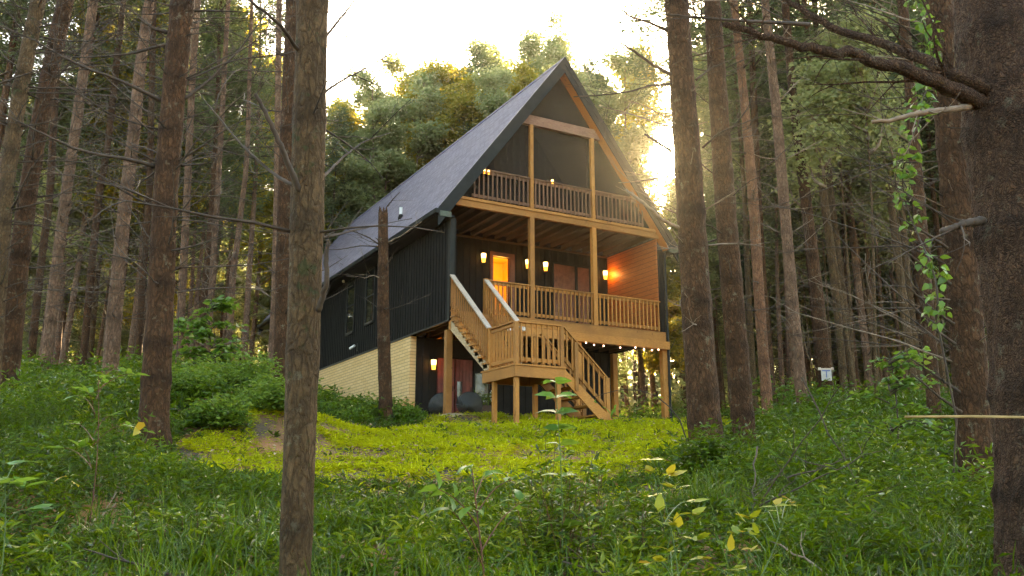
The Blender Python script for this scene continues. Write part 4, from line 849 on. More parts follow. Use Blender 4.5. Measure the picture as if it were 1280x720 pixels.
for kd, px, d, ty in (('oak0', 770, 50, 62), ('gold0', 748, 58, 110), ('gold0', 792, 60, 140), ('gold1', 846, 47, 232), ('gold1', 812, 56, 262), ('oak1', 884, 52, 10), ('gold0', 836, 62, 40), ('gold0', 908, 60, 30), ('full0', 872, 66, 60), ('oak0', 945, 62, -20), ('oak1', 1010, 66, -30), ('full0', 1050, 68, -40), ('oak0', 1110, 66, -20), ('gold0', 1160, 62, -30), ('oak0', 425, 52, 84), ('oak1', 455, 47, 72), ('oak0', 488, 54, 52), ('oak1', 520, 48, 66), ('oak0', 556, 56, 58), ('full1', 590, 48, 50), ('oak1', 622, 55, 38), ('oak0', 655, 49, 26), ('full0', 690, 54, 14), ('oak1', 722, 50, 40), ('gold0', 150, 34, -60), ('gold0', 255, 40, -20), ('gold0', 305, 44, 50), ('gold0', 70, 33, -80), ('oak0', 205, 46, 0), ('gold0', 110, 48, -30)):
    p = at(px, 500, d); x, y = p[0], p[1]; H0 = {'full0': 22, 'full1': 20, 'oak0': 20, 'oak1': 18, 'gold0': 19, 'gold1': 14}[kd]; el = PITCH+math.atan((360-ty)/FPX); Hn = d*math.tan(el)+CAM[2]-float(ground(x, y))
    what = {'f': 'bushy green pine with branches down to the ground', 'o': 'green broadleaf tree with open crown', 'g': 'broadleaf tree with sunlit golden leaves'}[kd[0]]
    best = min(((sunblock(kd, *xy_, Hn/H0, r_), gg.random(), xy_, r_) for xy_ in [tuple(at(px+q, 500, d)[:2]) for q in ((-22, -11, 0, 11, 22) if 730 < px < 930 else (0,))] for r_ in np.linspace(0, 6.2, 18)), key=lambda z_: z_[:2]); x, y = best[2]
    place(kd, 'pine_tree' if kd[0] == 'f' else 'broadleaf_tree', x, y, Hn/H0, best[3], what+' '+side_txt(px), what.split(' with')[0]+'s '+side_txt(px))
for i in range(16):                        # thin crooked poles among the trunks on the right
    px = gg.uniform(1030, 1140); d = gg.uniform(20, 34); p = at(px, 500, d)
    place('pole', 'young_tree', p[0], p[1], gg.uniform(.75, 1.15), gg.uniform(0, 6.28), 'thin young tree like a bare pole '+side_txt(px), 'thin young trees '+side_txt(px))
# far-off wood that closes the view: one mass
g = np.random.default_rng(5); lst = []; n = 1300; m = MB()
for i in range(n):
    d = g.uniform(84, 108); s = g.uniform(-1, 1)*(.62*d+8); x, y = xy(s, d); z = float(ground(x, y)); px, _ = px_of(x, y, 0)
    m.tube([(x, y, z-.3), (x+g.normal(0, .4), y, z+8), (x+g.normal(0, .8), y, z+17)], [.16, .12, .05], 5, False)
    hmax = 20 if not 390 < px < 800 else 15
    C = np.stack([x+g.normal(0, 1.6, 60), y+g.normal(0, 1.6, 60), z+g.uniform(.2, hmax, 60)], 1)
    lst.append(leaf_arrays(C, rand_dirs(60, -.6, .6, g), rand_dirs(60, .1, 1, g), g.uniform(.5, 1.1, 60), g.uniform(.25, .5, 60), np.clip(g.random(60)*.5+g.random()*.5, 0, 1)))
for i in range(110):                       # same wood goes on unseen round the camera, added to cut sky fill
    d = g.uniform(-45, 22); s = g.uniform(-1, 1)*45; x, y = xy(s, d)
    if d > -3.5 and abs(s) < .62*max(d, 0)+7: continue
    z = float(ground(x, y)); m.tube([(x, y, z-.3), (x+g.normal(0, .3), y, z+10), (x+g.normal(0, .6), y, z+21)], [.19, .14, .04], 6, False)
    C = np.stack([x+g.normal(0, 1.5, 120), y+g.normal(0, 1.5, 120), z+g.uniform(5, 22, 120)], 1); lst.append(leaf_arrays(C, rand_dirs(120, -.6, .6, g), rand_dirs(120, .1, 1, g), g.uniform(.5, 1.0, 120), g.uniform(.25, .45, 120), g.random(120)))
k = 26000; d = g.uniform(86, 128, k); s = g.uniform(-1, 1, k)*(.62*d+8); x, y = xy(s, d)
lst.append(leaf_arrays(np.stack([x, y, ground(x, y)+g.uniform(0, 9, k)], 1), rand_dirs(k, -.6, .6, g), rand_dirs(k, .0, 1, g), g.uniform(.9, 1.7, k), g.uniform(.5, .9, k), g.random(k)))
V, F, Tn = cat_arrays(lst); fw = link('distant_woods', raw_mesh('distant_woods', V, 3, F, G_OAK, Tn), kind='stuff'); m.build('trunks', BARK_BROWN, fw)
tag(fw, 'far-off wood closing the view between the nearer trunks, with unseen trees round the camera cutting sky fill', 'woods')

# ------------------------------------------------------------------ ground sheet
def make_ground():
    n = 260; u = np.linspace(-1, 1, n); k = 4.6
    gx = -6+np.sinh(u*k)/math.sinh(k)*150; gy = -10+np.sinh(u*k)/math.sinh(k)*150
    X, Y = np.meshgrid(gx, gy, indexing='ij'); Z = ground(X, Y)
    V = np.stack([X, Y, Z], -1).reshape(-1, 3); i = np.arange(n-1)[:, None]*n+np.arange(n-1)[None]
    F = np.stack([i, i+n, i+n+1, i+1], -1).reshape(-1)
    me = raw_mesh('ground', V, 4, F, GROUND); me.polygons.foreach_set('use_smooth', [True]*len(me.polygons)); link('ground', me, kind='structure')
make_ground()
def scatter(n, s0, s1, d0, d1, g, fan=True):
    d = np.sqrt(g.uniform(d0*d0, d1*d1, n)); n = int(n*1.4); d = np.sqrt(g.uniform(d0*d0, d1*d1, n)); s = g.uniform(-1, 1, n)*(.60*d+3.2)
    x, y = xy(s, d); ok = (s > s0) & (s < s1); return x[ok], y[ok], s[ok], d[ok]
def blocked(x, y):
    return ((x > -.28) & (x < 8.0) & (y > -.6) & (y < 20)) | ((x > -.1) & (x < 2.75) & (y > -3.72) & (y < -.5) & False)
# ------------------------------------------------------------------ knee-high leafy cover
def cover(d0, d1, n, k, Lr, hmul, seed, kind):
    g = np.random.default_rng(seed); x, y, s, d = scatter(n, -60, 60, d0, d1, g); lm = lawn_mask(x, y)
    lm2 = lm & (g.random(len(x)) > .03); ok = ~lm2 & ~blocked(x, y) & ((vnoise(x, y, .55, 13)*.6+vnoise(x, y, .22, 14)*.4 > .36) | (d > 20)); x, y, s, d, lm = x[ok], y[ok], s[ok], d[ok], lm[ok]
    cl = vnoise(x, y, 1.1, 5); cl2 = vnoise(x, y, .35, 6)
    h = (.05+.42*cl**1.7+.34*cl2**2+.14*g.random(len(x))**2)*hmul
    x2, y2 = xy(s, d+1.8); h = h*np.where(lawn_mask(x2, y2) & ~lm, .55, 1)*np.where((s < -1.5) & (d > 12) & (d < 30), .8, 1)*(.50+.85*sstep(1.4, 4.6, np.abs(s+.5)))*np.where(lm, .3, 1)
    h = h*np.where((s < 3) & (s > -6), 1-.5*sstep(8.5, 12, d)*(1-sstep(14, 17, d)), 1); fs = -1.22*d/5.1; h = h*(1-.75*np.exp(-((s-fs)/.45)**2)*(d < 5.4))
    lean = g.normal(0, .22, (len(x), 2)); z = ground(x, y); N = len(x)
    t = (np.arange(k)+1)/k; t = np.repeat(t[None], N, 0)+g.normal(0, .08, (N, k)); t = np.clip(t, .12, 1.05)
    P = np.stack([x[:, None]+lean[:, :1]*t*h[:, None]*1.2, y[:, None]+lean[:, 1:]*t*h[:, None]*1.2, z[:, None]+t*h[:, None]], -1).reshape(-1, 3)
    P[:, :2] += g.normal(0, .018, (len(P), 2)); M = len(P); A = rand_dirs(M, -.3, .9, g)
    tint = np.clip(np.repeat(cl*.45+cl2*.25, k)-.2+g.random(M)*.5+.22*t.ravel()*g.random(M)+np.repeat(.16*np.exp(-((s-.6)/1.6)**2)-.06, k), 0, 1); L = g.uniform(*Lr, M)*np.repeat(.8+.4*cl2, k)  # tint lifted mid-view, lowered to the sides: uneven light painted into leaf colour
    return leaf_arrays(P, A, rand_dirs(M, -.25, 1, g), L, L*g.uniform(.15, .26, M)*(1.5 if kind else 1), tint, .2, .25)
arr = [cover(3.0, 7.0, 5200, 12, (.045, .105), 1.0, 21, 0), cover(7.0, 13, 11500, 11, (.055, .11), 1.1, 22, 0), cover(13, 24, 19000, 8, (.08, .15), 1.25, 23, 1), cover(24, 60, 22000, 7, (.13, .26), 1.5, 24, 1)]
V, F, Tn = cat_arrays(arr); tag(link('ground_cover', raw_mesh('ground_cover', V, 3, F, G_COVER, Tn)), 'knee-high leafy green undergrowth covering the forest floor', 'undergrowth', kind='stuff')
# ------------------------------------------------------------------ long thin grass blades among it
def tall_grass(n, d0, d1, seed, nb=7, hh=.42):
    g = np.random.default_rng(seed); x, y, s, d = scatter(n, -60, 60, d0, d1, g); lm = lawn_mask(x, y); ok = (~lm | (g.random(len(x)) < .12)) & ~blocked(x, y) & (vnoise(x, y, .9, 15) > .52); x, y, lm = x[ok], y[ok], lm[ok]; N = len(x)
    X = np.repeat(x, nb)+g.normal(0, .05, N*nb); Y = np.repeat(y, nb)+g.normal(0, .05, N*nb); M = len(X); B = np.stack([X, Y, ground(X, Y)-.01], 1)
    az = g.uniform(0, 6.28, M); s_, d_ = sd(x, y); x2, y2 = xy(s_, d_+2.2); near_ = lawn_mask(x2, y2) | lm; H = hh*g.uniform(.45, 1.15, M)*np.where(np.repeat(near_, nb), .4, 1); out = np.stack([np.cos(az), np.sin(az), 0*az], 1); S = np.stack([-np.sin(az), np.cos(az), 0*az], 1); bend = g.uniform(.15, .9, M)[:, None]; W = g.uniform(.003, .0065, M)[:, None]
    rows = []
    for u, w in ((0, 1), (.4, .9), (.75, .6), (1, .06)):
        c = B+out*bend*H[:, None]*u*u+np.array([0, 0, 1.])*H[:, None]*(u-.38*bend*u*u); rows += [c-S*W*w, c+S*W*w]
    V = np.stack(rows, 1); q = np.array([[0,1,3],[0,3,2],[2,3,5],[2,5,4],[4,5,7],[4,7,6]]); F = np.arange(M)[:, None, None]*8+q[None]
    return V.reshape(-1, 3), F.reshape(-1), np.repeat(np.clip(g.random(M)*.75+.1, 0, 1), 8)
G_GRASS = m_leaf('long_grass', [(0, (.009, .038, .001)), (.6, (.042, .105, .003)), (.93, (.14, .20, .010)), (1, (.34, .22, .08))], .3, .38, (.55, .7, .02), .3)
V, F, Tn = cat_arrays([tall_grass(3000, 3.2, 9, 51), tall_grass(3600, 9, 18, 52, 6, .5), tall_grass(2600, 18, 32, 53, 6, .65)]); tag(link('tall_grass', raw_mesh('tall_grass', V, 3, F, G_GRASS, Tn)), 'thin arching grass blades standing in the undergrowth', 'grass', kind='stuff')
# ------------------------------------------------------------------ short sunny lawn
def lawn(n, seed):
    g = np.random.default_rng(seed); d = g.uniform(8.5, 31, n); s = g.uniform(-7, 9, n); x, y = xy(s, d)
    sh = g.exponential(.8, n)*(g.random(n) < .45); x2, y2 = xy(s, d+sh); ok = lawn_mask(x2, y2) & ~blocked(x, y); bare = vnoise(x, y, .9, 8)*.6+vnoise(x, y, .3, 9)*.4+.10*np.exp(-((d-13.2)/1.6)**2)
    ok &= (bare < .575) | (g.random(n) < .12); x, y, d = x[ok], y[ok], d[ok]; N = len(x); z = ground(x, y)
    t = vnoise(x, y, .5, 10); h = (.045+.07*t)*(1+.5*vnoise(x, y, 2.2, 11))
    A = nrm(np.stack([g.normal(0, .8, N), g.normal(0, .8, N), g.uniform(-.1, .75, N)], 1)); P = np.stack([x, y, z-.005+h*g.uniform(0, .75, N)], 1)
    return leaf_arrays(P, A, rand_dirs(N, .2, 1, g), (.02+h)*g.uniform(.4, .9, N), g.uniform(.008, .018, N), np.clip(t*.4+vnoise(x, y, 1.6, 16)*.35-.08+g.random(N)*.42, 0, 1), .15, .3)
V, F, Tn = lawn(520000, 31); tag(link('lawn_grass', raw_mesh('lawn_grass', V, 3, F, G_LAWN, Tn)), 'short yellow-green grass sloping up to the cabin', 'grass', kind='stuff')
# fallen leaves and pale bits lying about
g = np.random.default_rng(41); x, y, s, d = scatter(5200, -9, 9, 3.5, 24, g); ok = ~blocked(x, y); x, y = x[ok], y[ok]; N = len(x)
V, F, Tn = leaf_arrays(np.stack([x, y, ground(x, y)+g.uniform(.01, .16, N)], 1), rand_dirs(N, -.2, .2, g), rand_dirs(N, .5, 1, g), g.uniform(.04, .08, N), g.uniform(.02, .045, N), g.random(N), .2, .3)
G_DRY = m_leaf('dry_leaf', [(0, (.16, .09, .04)), (.6, (.28, .17, .08)), (1, (.45, .36, .24))], .15, .7, (.5, .3, .1)); tag(link('leaf_litter', raw_mesh('leaf_litter', V, 3, F, G_DRY, Tn)), 'dry fallen leaves scattered over the grass', 'leaves', kind='stuff')

# ------------------------------------------------------------------ bushes, each one its own
def bush(px, py, d, rx, h, n, label, mat=G_BUSH, L=.09, seed=0, name='bush', group=None):
    g = np.random.default_rng(seed); c = at(px, py, d); z0 = float(ground(c[0], c[1])); root = empty(name, (c[0], c[1], z0), label=label, cat='bush', group=group)
    m = MB(); ends = []
    for k in range(26):
        a = g.uniform(0, 6.28); r = rx*math.sqrt(g.random()); pts = curve_pts((c[0]+.25*r*math.cos(a), c[1]+.25*r*math.sin(a), z0), (r*math.cos(a)/h, r*math.sin(a)/h, 1), h*g.uniform(.6, 1.05)*(1-.35*(r/rx)**2), 6, g, .1, .12); m.tube(pts, np.linspace(.009, .002, 7), 4); ends += pts[2:]
    m.build('stems', STEMGRN, root); C = np.array(ends); per = max(1, n//len(C)); cc = np.repeat(C, per, 0); k = len(cc)
    P = cc+rand_dirs(k, -1, 1, g)*(rx*.30*g.random(k)**.6)[:, None]; P[:, 2] = np.maximum(P[:, 2], z0+.03)
    V, F, Tn = leaf_arrays(P, rand_dirs(k, -.4, .6, g), rand_dirs(k, .2, 1, g), L*g.uniform(.6, 1.3, k), L*.42*g.uniform(.7, 1.2, k), np.clip(np.repeat(g.random(len(C)), per)*.5+g.random(k)*.5, 0, 1)); link('foliage', raw_mesh('foliage', V, 3, F, mat, Tn), root); return root
BU = 'bushes along the cabin wall'
bush(500, 524, 21.0, .85, .6, 4200, 'rounded green bush at the corner of the tan brick wall', seed=1, group=BU); bush(462, 520, 21, 1.0, .55, 4500, 'green bush right round the foot of the broken snag', seed=2, group=BU); bush(425, 524, 20.5, 1.0, .55, 4500, 'green bush between the snag and the nearest grey pine', seed=3, group=BU); bush(405, 508, 24, .9, .6, 3200, 'taller green bush against the left end of the brick wall', seed=4, group=BU); bush(440, 535, 19.5, .8, .4, 2600, 'low green bush at the edge of the lawn below the snag', seed=5, group=BU)
BM = 'bushes on the bank left of the lawn'
for i, (px, py, d, rx, h, l) in enumerate([(300, 500, 15.8, 1.0, .7, 'bushy green clump crowning the bank left of the nearest pine'), (262, 495, 16.5, 1.0, .7, 'green clump on the bank just right of the thick reddish pine'), (325, 525, 14.6, .8, .6, 'green clump low on the bank, left beside the nearest pine'), (228, 520, 14.8, .9, .55, 'green clump at the foot of the thick reddish pine'), (270, 545, 13.6, .7, .45, 'lowest green clump on the bank above the lawn edge'), (100, 470, 18, 1.3, .65, 'broad green clump below the leaning left pines'), (30, 490, 15, 1.1, .6, 'green clump at the far left edge under the pines')]): bush(px, py, d, rx, h, 3400, l, seed=10+i, group=BM)
BD = 'bushes on the dark right side'
for i, (px, py, d, rx, h, l) in enumerate([(885, 545, 11, .6, .6, 'leafy clump round the foot of the stout dark pine'), (1000, 545, 11.5, .9, .75, 'dark green clump right of the second brown pine'), (1095, 540, 11.0, 1.0, .85, 'dark green clump in front of the layered shrub'), (1170, 560, 9.6, .8, .7, 'dark green clump left of the thick dark pine'), (1250, 560, 9.4, .7, .6, 'dark green clump between the two thick trunks at right')]): bush(px, py, d, rx, h, 3200, l, G_COVER, .085, 30+i, group=BD)
BB = 'grey-green bushes beyond the patio'
for i, (px, py, d, rx, h, l) in enumerate([(795, 512, 40, 2.0, 2.0, 'grey-green bush seen under the deck, left one beyond the patio'), (818, 512, 42, 2.0, 2.2, 'grey-green bush seen under the deck, beside the corner post'), (860, 512, 36, 1.5, 1.5, 'grey-green bush just right of the corner post and downspout'), (910, 510, 34, 1.5, 1.2, 'grey-green bush between the two stout right pines'), (975, 508, 33, 1.6, 1.4, 'grey-green bush behind the orange pine')]): bush(px, py, d, rx, h, 2400, l, G_BUSH, .16, 40+i, group=BB)
# ------------------------------------------------------------------ single plants with broad leaves
def plant(name, label, stems, leaves, mat, stemmat, r0=.006, cat='plant', seed=0, L=.11, wr=.5, fold=.18, droop=.25, up=.55):
    g = np.random.default_rng(seed); base = stems[0][0]; root = empty(name, tuple(base), label=label, cat=cat)
    for i, st in enumerate(stems): m = MB(); m.tube(np.array(st), np.linspace(r0*(1 if i == 0 else .55), r0*.3, len(st)), 5); m.build('stem', stemmat, root)
    P, A = (np.array(v) for v in zip(*leaves)); n = len(P)
    V, F, Tn = broad_arrays(P, A, nrm(rand_dirs(n, up, 1, g)), L*g.uniform(.65, 1.15, n), L*wr*g.uniform(.85, 1.15, n), g.random(n), fold, droop); link('leaves', raw_mesh('leaves', V, 3, F, mat, Tn), root); return root
def ground_under(p): return np.array([p[0], p[1], float(ground(p[0], p[1]))-.02])
def stem_from(px, py, d, top, bend=.05, n=9, g=rng):
    t = at(px, py, d); b = ground_under(t)+RGT*(top); P = [b+(t-b)*u+RGT*bend*math.sin(u*3.1) for u in np.linspace(0, 1, n)]; return P
# tall weed in the middle of the foreground
st = stem_from(694, 478, 6.0, .03, .02, 14); lv = []; g = np.random.default_rng(3)
for u in (.34, .42, .5, .58, .65, .72, .78, .84, .9, .95, 1.0):
    p = st[min(13, int(u*13))]; a0 = g.uniform(0, 3.1)
    for k in range(2 if u < .9 else 4): a = a0+k*(3.14 if u < .9 else 1.57)+g.normal(0, .25); lv.append((p, RGT*math.cos(a)+FH*math.sin(a)+np.array([0, 0, .25])))
plant('tall_weed', 'tall single-stemmed green weed in front of the stairs, centre of the foreground', [st], lv, G_BROAD, STEMGRN, .006, seed=1, L=.15, wr=.52)
# dense dark weed clump round it
def weed_clump(px, py, d, r, n, label, seed, hz=.9, mat=G_COVER):
    g = np.random.default_rng(seed); sts = []; lv = []
    for k in range(n):
        c = at(px, py, d)+RGT*g.normal(0, r)+FH*g.normal(0, r); b = ground_under(c); h = hz*g.uniform(.45, 1.0); P = curve_pts(b, (g.normal(0, .12), g.normal(0, .12), 1), h, 9, g, .0, .05); sts.append(P)
        for q in P[2:]:
            for w in range(5): lv.append((q+rand_dirs(1, -1, 1, g)[0]*.03, rand_dirs(1, -.1, .8, g)[0]))
    return plant('weed_clump', label, sts, lv, mat, STEMRED, .005, seed=seed, L=.085, wr=.26)
weed_clump(700, 640, 6.2, .22, 26, 'dense dark weed clump round the foot of the tall single weed', 2, 1.0); weed_clump(655, 625, 7.2, .25, 16, 'lower weed clump left behind the tall single weed', 4, .6); weed_clump(735, 640, 6.6, .22, 16, 'dark weed clump right of the tall single weed', 5, .75); weed_clump(240, 640, 6.4, .3, 22, 'dark weed clump left of the nearest grey trunk', 6, .5); weed_clump(500, 620, 8.2, .4, 22, 'leafy weed clump on the lower lawn edge right of the nearest trunk', 7, .5)
# red-stemmed weed
g = np.random.default_rng(8); b0 = at(612, 700, 5.2); b = ground_under(b0); top = at(590, 585, 5.2); sts = [[b+(top-b)*u for u in np.linspace(0, 1, 8)]]; lv = []
for px, py, u in ((566, 640, .35), (652, 628, .45), (548, 612, .6), (640, 600, .7), (612, 592, .8)):
    a = b+(top-b)*u; e = at(px, py, 5.2+g.normal(0, .15)); sts.append([a+(e-a)*w+np.array([0, 0, .04*math.sin(w*3.1)]) for w in np.linspace(0, 1, 6)])
    for w in (3, 4, 5, 5):
        lv.append((sts[-1][w], (e-a)/np.linalg.norm(e-a)+rand_dirs(1, -.7, .5, g)[0]*.9))
for w in (5, 6, 7, 7, 7): lv.append((sts[0][w], rand_dirs(1, -.3, .6, g)[0]))
plant('red_stemmed_weed', 'drooping weed with dark red stems in the foreground, left of the tall weed', sts, lv, G_BROAD, STEMRED, .008, seed=9, L=.13, wr=.42, droop=.5)
# yellowing plants at right
def layered(px0, py0, d, tips, label, seed, L=.098, mat=G_YEL, nl=4, name='yellowing_plant', wr=.55, stemm=STEMGRN, flat=.06):
    g = np.random.default_rng(seed); b = ground_under(at(px0, py0, d)); sts = []; lv = []; tt = at(*tips[0], d); sts.append([b+(tt-b)*u+RGT*.04*math.sin(u*3) for u in np.linspace(0, 1, 9)])
    for px, py in tips[1:]:
        e = at(px, py, d+g.normal(0, .22)); u = np.clip((e[2]-b[2])/(tt[2]-b[2]+1e-6)-.12, .1, .95); a = b+(tt-b)*u; sts.append([a+(e-a)*w+np.array([0, 0, .05*math.sin(w*3.1)]) for w in np.linspace(0, 1, 6)])
        dr = (e-a)/np.linalg.norm(e-a)
        for w in range(nl): q = 5-(w//2); lv.append((sts[-1][max(2, q)], dr*.6+RGT*g.normal(0, .9)+FH*g.normal(0, .9)+np.array([0, 0, g.normal(0, flat)])))
    for w in range(4): lv.append((sts[0][-1], RGT*math.cos(w*1.6)+FH*math.sin(w*1.6)+np.array([0, 0, .1])))
    return plant(name, label, sts, lv, mat, stemm, .006, seed=seed, L=L, wr=wr, fold=.1, droop=.12, up=.85)
layered(852, 745, 5.0, [(815, 575), (812, 592), (838, 596), (845, 612), (868, 628), (812, 622), (822, 642), (865, 645), (848, 660), (872, 676), (838, 690), (815, 705), (880, 700)], 'yellow-leaved plant in the right foreground, left one of two', 12)
layered(905, 745, 5.1, [(985, 632), (968, 634), (938, 650), (955, 642), (922, 668), (945, 668), (912, 690), (940, 690), (925, 715), (880, 715), (990, 628)], 'yellow-green plant in the right foreground, right one of two, by the dry twigs', 13, nl=3)
# sapling at left with an orange leaf
s0_ = layered(115, 612, 7.2, [(122, 470), (95, 495), (152, 462), (170, 468), (88, 530), (140, 520), (160, 532), (72, 560), (108, 490), (135, 480), (100, 560)], 'small leafy sapling with a reddish stem in the left foreground', 14, .13, G_BROAD, 4, 'sapling', .45, STEMRED, .3)
g = np.random.default_rng(15); P = np.array([at(84, 596, 7.1), at(90, 604, 7.1), at(172, 536, 7.0), at(180, 528, 7.0)]); V, F, Tn = broad_arrays(P, rand_dirs(4, -.6, .1, g), rand_dirs(4, .2, .9, g), np.full(4, .11), np.full(4, .07), np.array([.95, .9, .85, .95]), .2, .3); link('orange_leaves', raw_mesh('orange_leaves', V, 3, F, G_YEL, Tn), s0_, label='orange autumn leaves')
layered(-5, 700, 4.6, [(5, 600), (12, 606), (30, 610), (-20, 615), (25, 580), (40, 640)], 'broad-leaved plant cut by the left edge of the foreground', 16, .12, G_BROAD, 3, 'leafy_plant')
# leafy understory sapling at left and layered shrub at right
def leafy(px, py, d, top, spreadpx, n, label, seed, mat, L, name, nbr=22, bank=(0, 1)):
    g = np.random.default_rng(seed); b = ground_under(at(px, py, d)); t = at(*top, d); k = d/FPX; m = [[b+(t-b)*u+RGT*.1*math.sin(u*3) for u in np.linspace(0, 1, 9)]]; lv = []
    for i in range(nbr):
        u = g.uniform(*bank)*.6+.35; a = b+(t-b)*u; an = g.uniform(0, 6.28); R = spreadpx*k*g.uniform(.5, 1.0)*(1.15-.55*u); e = a+RGT*math.cos(an)*R+FH*math.sin(an)*R*.8+np.array([0, 0, g.uniform(-.1, .35)*R]); br = [a+(e-a)*w+np.array([0, 0, .12*R*math.sin(w*3.1)]) for w in np.linspace(0, 1, 7)]; m.append(br)
        for q in range(n//nbr):
            w = g.uniform(.3, 1); p = a+(e-a)*w+np.array([0, 0, .12*R*math.sin(w*3.1)])+rand_dirs(1, -.5, .5, g)[0]*.18*R*w; lv.append((p, rand_dirs(1, -.35, .25, g)[0]))
    return plant(name, label, m, lv, mat, TWIG, .02, 'small tree' if name != 'shrub' else 'shrub', seed, L, .62)
leafy(268, 470, 20, (262, 368), 62, 620, 'bright green leafy maple sapling in the shade left of the cabin', 17, G_BROAD, .19, 'maple_sapling', 26); leafy(212, 470, 19, (222, 375), 26, 140, 'small bright sapling close to the right side of the reddish pine', 18, G_BROAD, .17, 'maple_sapling', 10)
leafy(1110, 545, 12.5, (1110, 440), 95, 560, 'spreading shrub with layered pale green leaves, left of the thick right pine', 19, G_BROAD, .12, 'shrub', 26); leafy(960, 520, 22, (962, 462), 40, 200, 'thin shrub between the brown pine and the orange pine', 20, G_BUSH, .15, 'shrub', 12)
# climbing vine on the right
g = np.random.default_rng(23); vp_ = []; lv = []
for py in np.linspace(395, -20, 26): px = 1150+22*math.sin(py*.021)+(py < 130)*(-8); vp_.append(at(px, py, 10.0+.25*math.sin(py*.03)))
b = ground_under(at(1178, 560, 10.2)); vs_ = [b, b+(vp_[0]-b)*.5+RGT*.15]+vp_
for p in vp_:
    for k in range(16 if g.random() < .72 else 3):
        a = g.uniform(0, 6.28)
        lv.append((p+rand_dirs(1, -.8, .8, g)[0]*.12, RGT*math.cos(a)*.9-FH*.3+np.array([0, 0, -.5+.6*math.sin(a)])))
vine = plant('climbing_vine', 'bright green leafy vine climbing past the tangled right trunks', [vs_], lv, G_BROAD, TWIG, .012, 'vine', 24, .11, .75)
gs = np.random.default_rng(61)
for i, (px, py, d) in enumerate(((470, 690, 5.6), (560, 655, 7.0), (180, 690, 5.6), (120, 655, 7.2), (760, 690, 5.6), (1120, 650, 7.4), (420, 640, 7.8), (1020, 690, 5.8))):
    c = at(px, py, d); a = gs.uniform(0, 3.1); L = gs.uniform(.5, 1.1); n_ = 9; P = [np.array([c[0]+math.cos(a)*L*(u-.5), c[1]+math.sin(a)*L*(u-.5), 0.]) for u in np.linspace(0, 1, n_)]; P = [np.array([q[0], q[1], float(ground(q[0], q[1]))+.10+.16*k/n_+gs.normal(0, .008)]) for k, q in enumerate(P)]
    m = MB(); m.tube(P, np.linspace(.012, .005, n_), 6, wob=.2, seed=i); dead_branch(m, P[5], nrm(P[6]-P[5])+np.array([0, 0, .5]), .25, .005, gs, 4, 1); o = m.build('fallen_stick', TWIG_PALE if i % 2 else TWIG); tag(o, ['weathered fallen stick lying in the grass right of the nearest trunk', 'dark fallen stick in the weeds behind the red-stemmed weed', 'dark fallen stick in the left corner undergrowth', 'pale fallen stick below the small left sapling', 'dark fallen stick left of the yellowing plants', 'pale fallen stick in the shade left of the scaly trunk', 'dark fallen stick near the lower lawn edge', 'pale fallen stick at the bottom right in the dark undergrowth'][i], 'stick', 'fallen sticks in the undergrowth')
# bare stick, dry twigs, briar
m = MB(); p0 = at(1131, 521, 5.15); p1 = at(1300, 522, 5.12); p2 = p1+RGT*2.6; p2[2] = float(ground(p2[0], p2[1])); m.tube([p0, p0+(p1-p0)*.5+np.array([0, 0, .004]), p1, p1+(p2-p1)*.5+np.array([0, 0, .12]), p2], [.007, .008, .009, .010, .011], 7, wob=.15, seed=3); o = m.build('bare_stick', m_plain('yellowed_stick', (.30, .2, .07), .7, .3, 9)); tag(o, 'long thin yellowish stick lying level across the scaly right trunk', 'stick')
g = np.random.default_rng(26); root = empty('dry_branch', tuple(ground_under(at(985, 625, 7.6))), label='fallen dry branch with bare twigs in the dark undergrowth at right', cat='branch'); m = MB()
for a, b2 in (((935, 648), (1060, 470)), ((950, 630), (1100, 562)), ((1000, 470), (1090, 640)), ((945, 560), (940, 640)), ((985, 600), (1050, 575)), ((930, 660), (1000, 590))):
    A_, B_ = at(*a, 7.6), at(*b2, 7.4+g.normal(0, .2)); m.tube([A_+(B_-A_)*u+rand_dirs(1, -1, 1, g)[0]*.02 for u in np.linspace(0, 1, 8)], np.linspace(.009, .003, 8), 5)
    for k in range(3): dead_branch(m, A_+(B_-A_)*g.uniform(.3, .9), rand_dirs(1, 0, .8, g)[0], .3, .004, g, 3, 1)
m.build('twigs', TWIG, root)
m = MB(); g = np.random.default_rng(27); root = empty('briar', tuple(ground_under(at(868, 540, 12.4))), label='thin arching briar cane in front of the corner post and patio', cat='briar'); pts = [at(px, py, 12.3) for px, py in ((868, 546), (850, 525), (836, 508), (820, 495), (800, 488), (775, 487), (752, 493), (738, 498))]; pts[0] = ground_under(pts[0]); m.tube(pts, np.linspace(.012, .003, 8), 5); m.build('cane', TWIG, root)
P = np.array([at(775, 490, 12.3), at(771, 505, 12.3), at(770, 510, 12.3), at(752, 508, 12.3), at(830, 498, 12.3), at(745, 500, 12.3)]); V, F, Tn = broad_arrays(P, rand_dirs(6, -.8, .2, g), rand_dirs(6, .2, 1, g), np.full(6, .2), np.full(6, .05), g.random(6), .2, .3); link('leaves', raw_mesh('leaves', V, 3, F, G_BROAD, Tn), root)

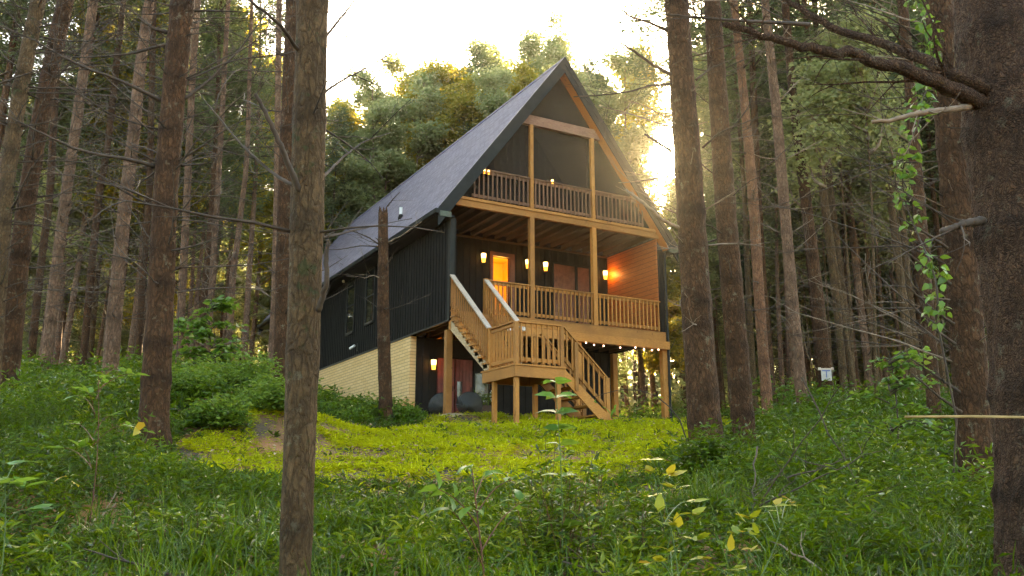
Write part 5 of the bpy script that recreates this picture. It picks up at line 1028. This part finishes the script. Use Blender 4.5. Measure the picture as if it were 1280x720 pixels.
# ------------------------------------------------------------------ light
AZ, EL = rad(39.34), rad(20.74)
SUN = np.array([math.sin(AZ)*math.cos(EL), math.cos(AZ)*math.cos(EL), math.sin(EL)])
world = bpy.data.worlds.new('World'); scene.world = world; world.use_nodes = True; nt = world.node_tree
sky = nt.nodes.new('ShaderNodeTexSky'); sky.sky_type = 'NISHITA'; sky.sun_disc = False; sky.sun_elevation = EL; sky.sun_rotation = AZ; sky.dust_density = 3.0; sky.air_density = 1.0
bg = nt.nodes['Background']; bg.inputs['Strength'].default_value = SKY_STRENGTH; nt.links.new(sky.outputs[0], bg.inputs[0])
sl_ = bpy.data.lights.new('sun', 'SUN'); sl_.energy = 5.0; sl_.angle = rad(.5); sl_.color = (1, .80, .55)
so = bpy.data.objects.new('sun', sl_); COL.objects.link(so); so.rotation_euler = Vector(-SUN).to_track_quat('-Z', 'Y').to_euler(); so.location = SUN*60
m = MB(); c = CAM+SUN*700; n = 24
for i in range(13):
    for j in range(n): ph = math.pi*i/12; th = 2*math.pi*j/n; m.v.append((c[0]+10*math.sin(ph)*math.cos(th), c[1]+10*math.sin(ph)*math.sin(th), c[2]+10*math.cos(ph))); m.t.append(0)
m.f = [(i*n+j, i*n+(j+1) % n, (i+1)*n+(j+1) % n, (i+1)*n+j) for i in range(12) for j in range(n)]
o = m.build('sky_sun', m_emit('sun_disc', (1, .8, .5), 400)); tag(o, kind='structure')
if HAZE > 0:
    hm = bpy.data.materials.new('haze'); hm.use_nodes = True; nt = hm.node_tree; nt.nodes.remove(nt.nodes['Principled BSDF']); pv = nt.nodes.new('ShaderNodeVolumePrincipled'); pv.inputs['Color'].default_value = (1, .93, .82, 1); pv.inputs['Density'].default_value = HAZE; pv.inputs['Anisotropy'].default_value = HAZE_G; nt.links.new(pv.outputs[0], nt.nodes['Material Output'].inputs['Volume'])
    m = MB(); m.box(-175, 175, -180, 165, -8, 48); o = m.build('haze', hm); tag(o, kind='stuff')
vs = scene.view_settings; scene.display_settings.display_device = 'sRGB'; vs.view_transform = 'Standard'; vs.look = 'None'; vs.exposure = EXPOSURE; vs.gamma = 1.0; vs.use_curve_mapping = False; vs.use_white_balance = True; vs.white_balance_temperature = 7900; vs.white_balance_tint = 6
c = scene.cycles; c.use_denoising = True; c.max_bounces = 7; c.diffuse_bounces = 3; c.glossy_bounces = 2; c.transmission_bounces = 4; c.transparent_max_bounces = 12; c.volume_bounces = 0; c.sample_clamp_indirect = 6; c.use_adaptive_sampling = True; c.adaptive_threshold = .02; c.caustics_reflective = False; c.caustics_refractive = False
try: c.denoiser = 'OPENIMAGEDENOISE'; c.denoising_input_passes = 'RGB_ALBEDO_NORMAL'
except Exception: pass
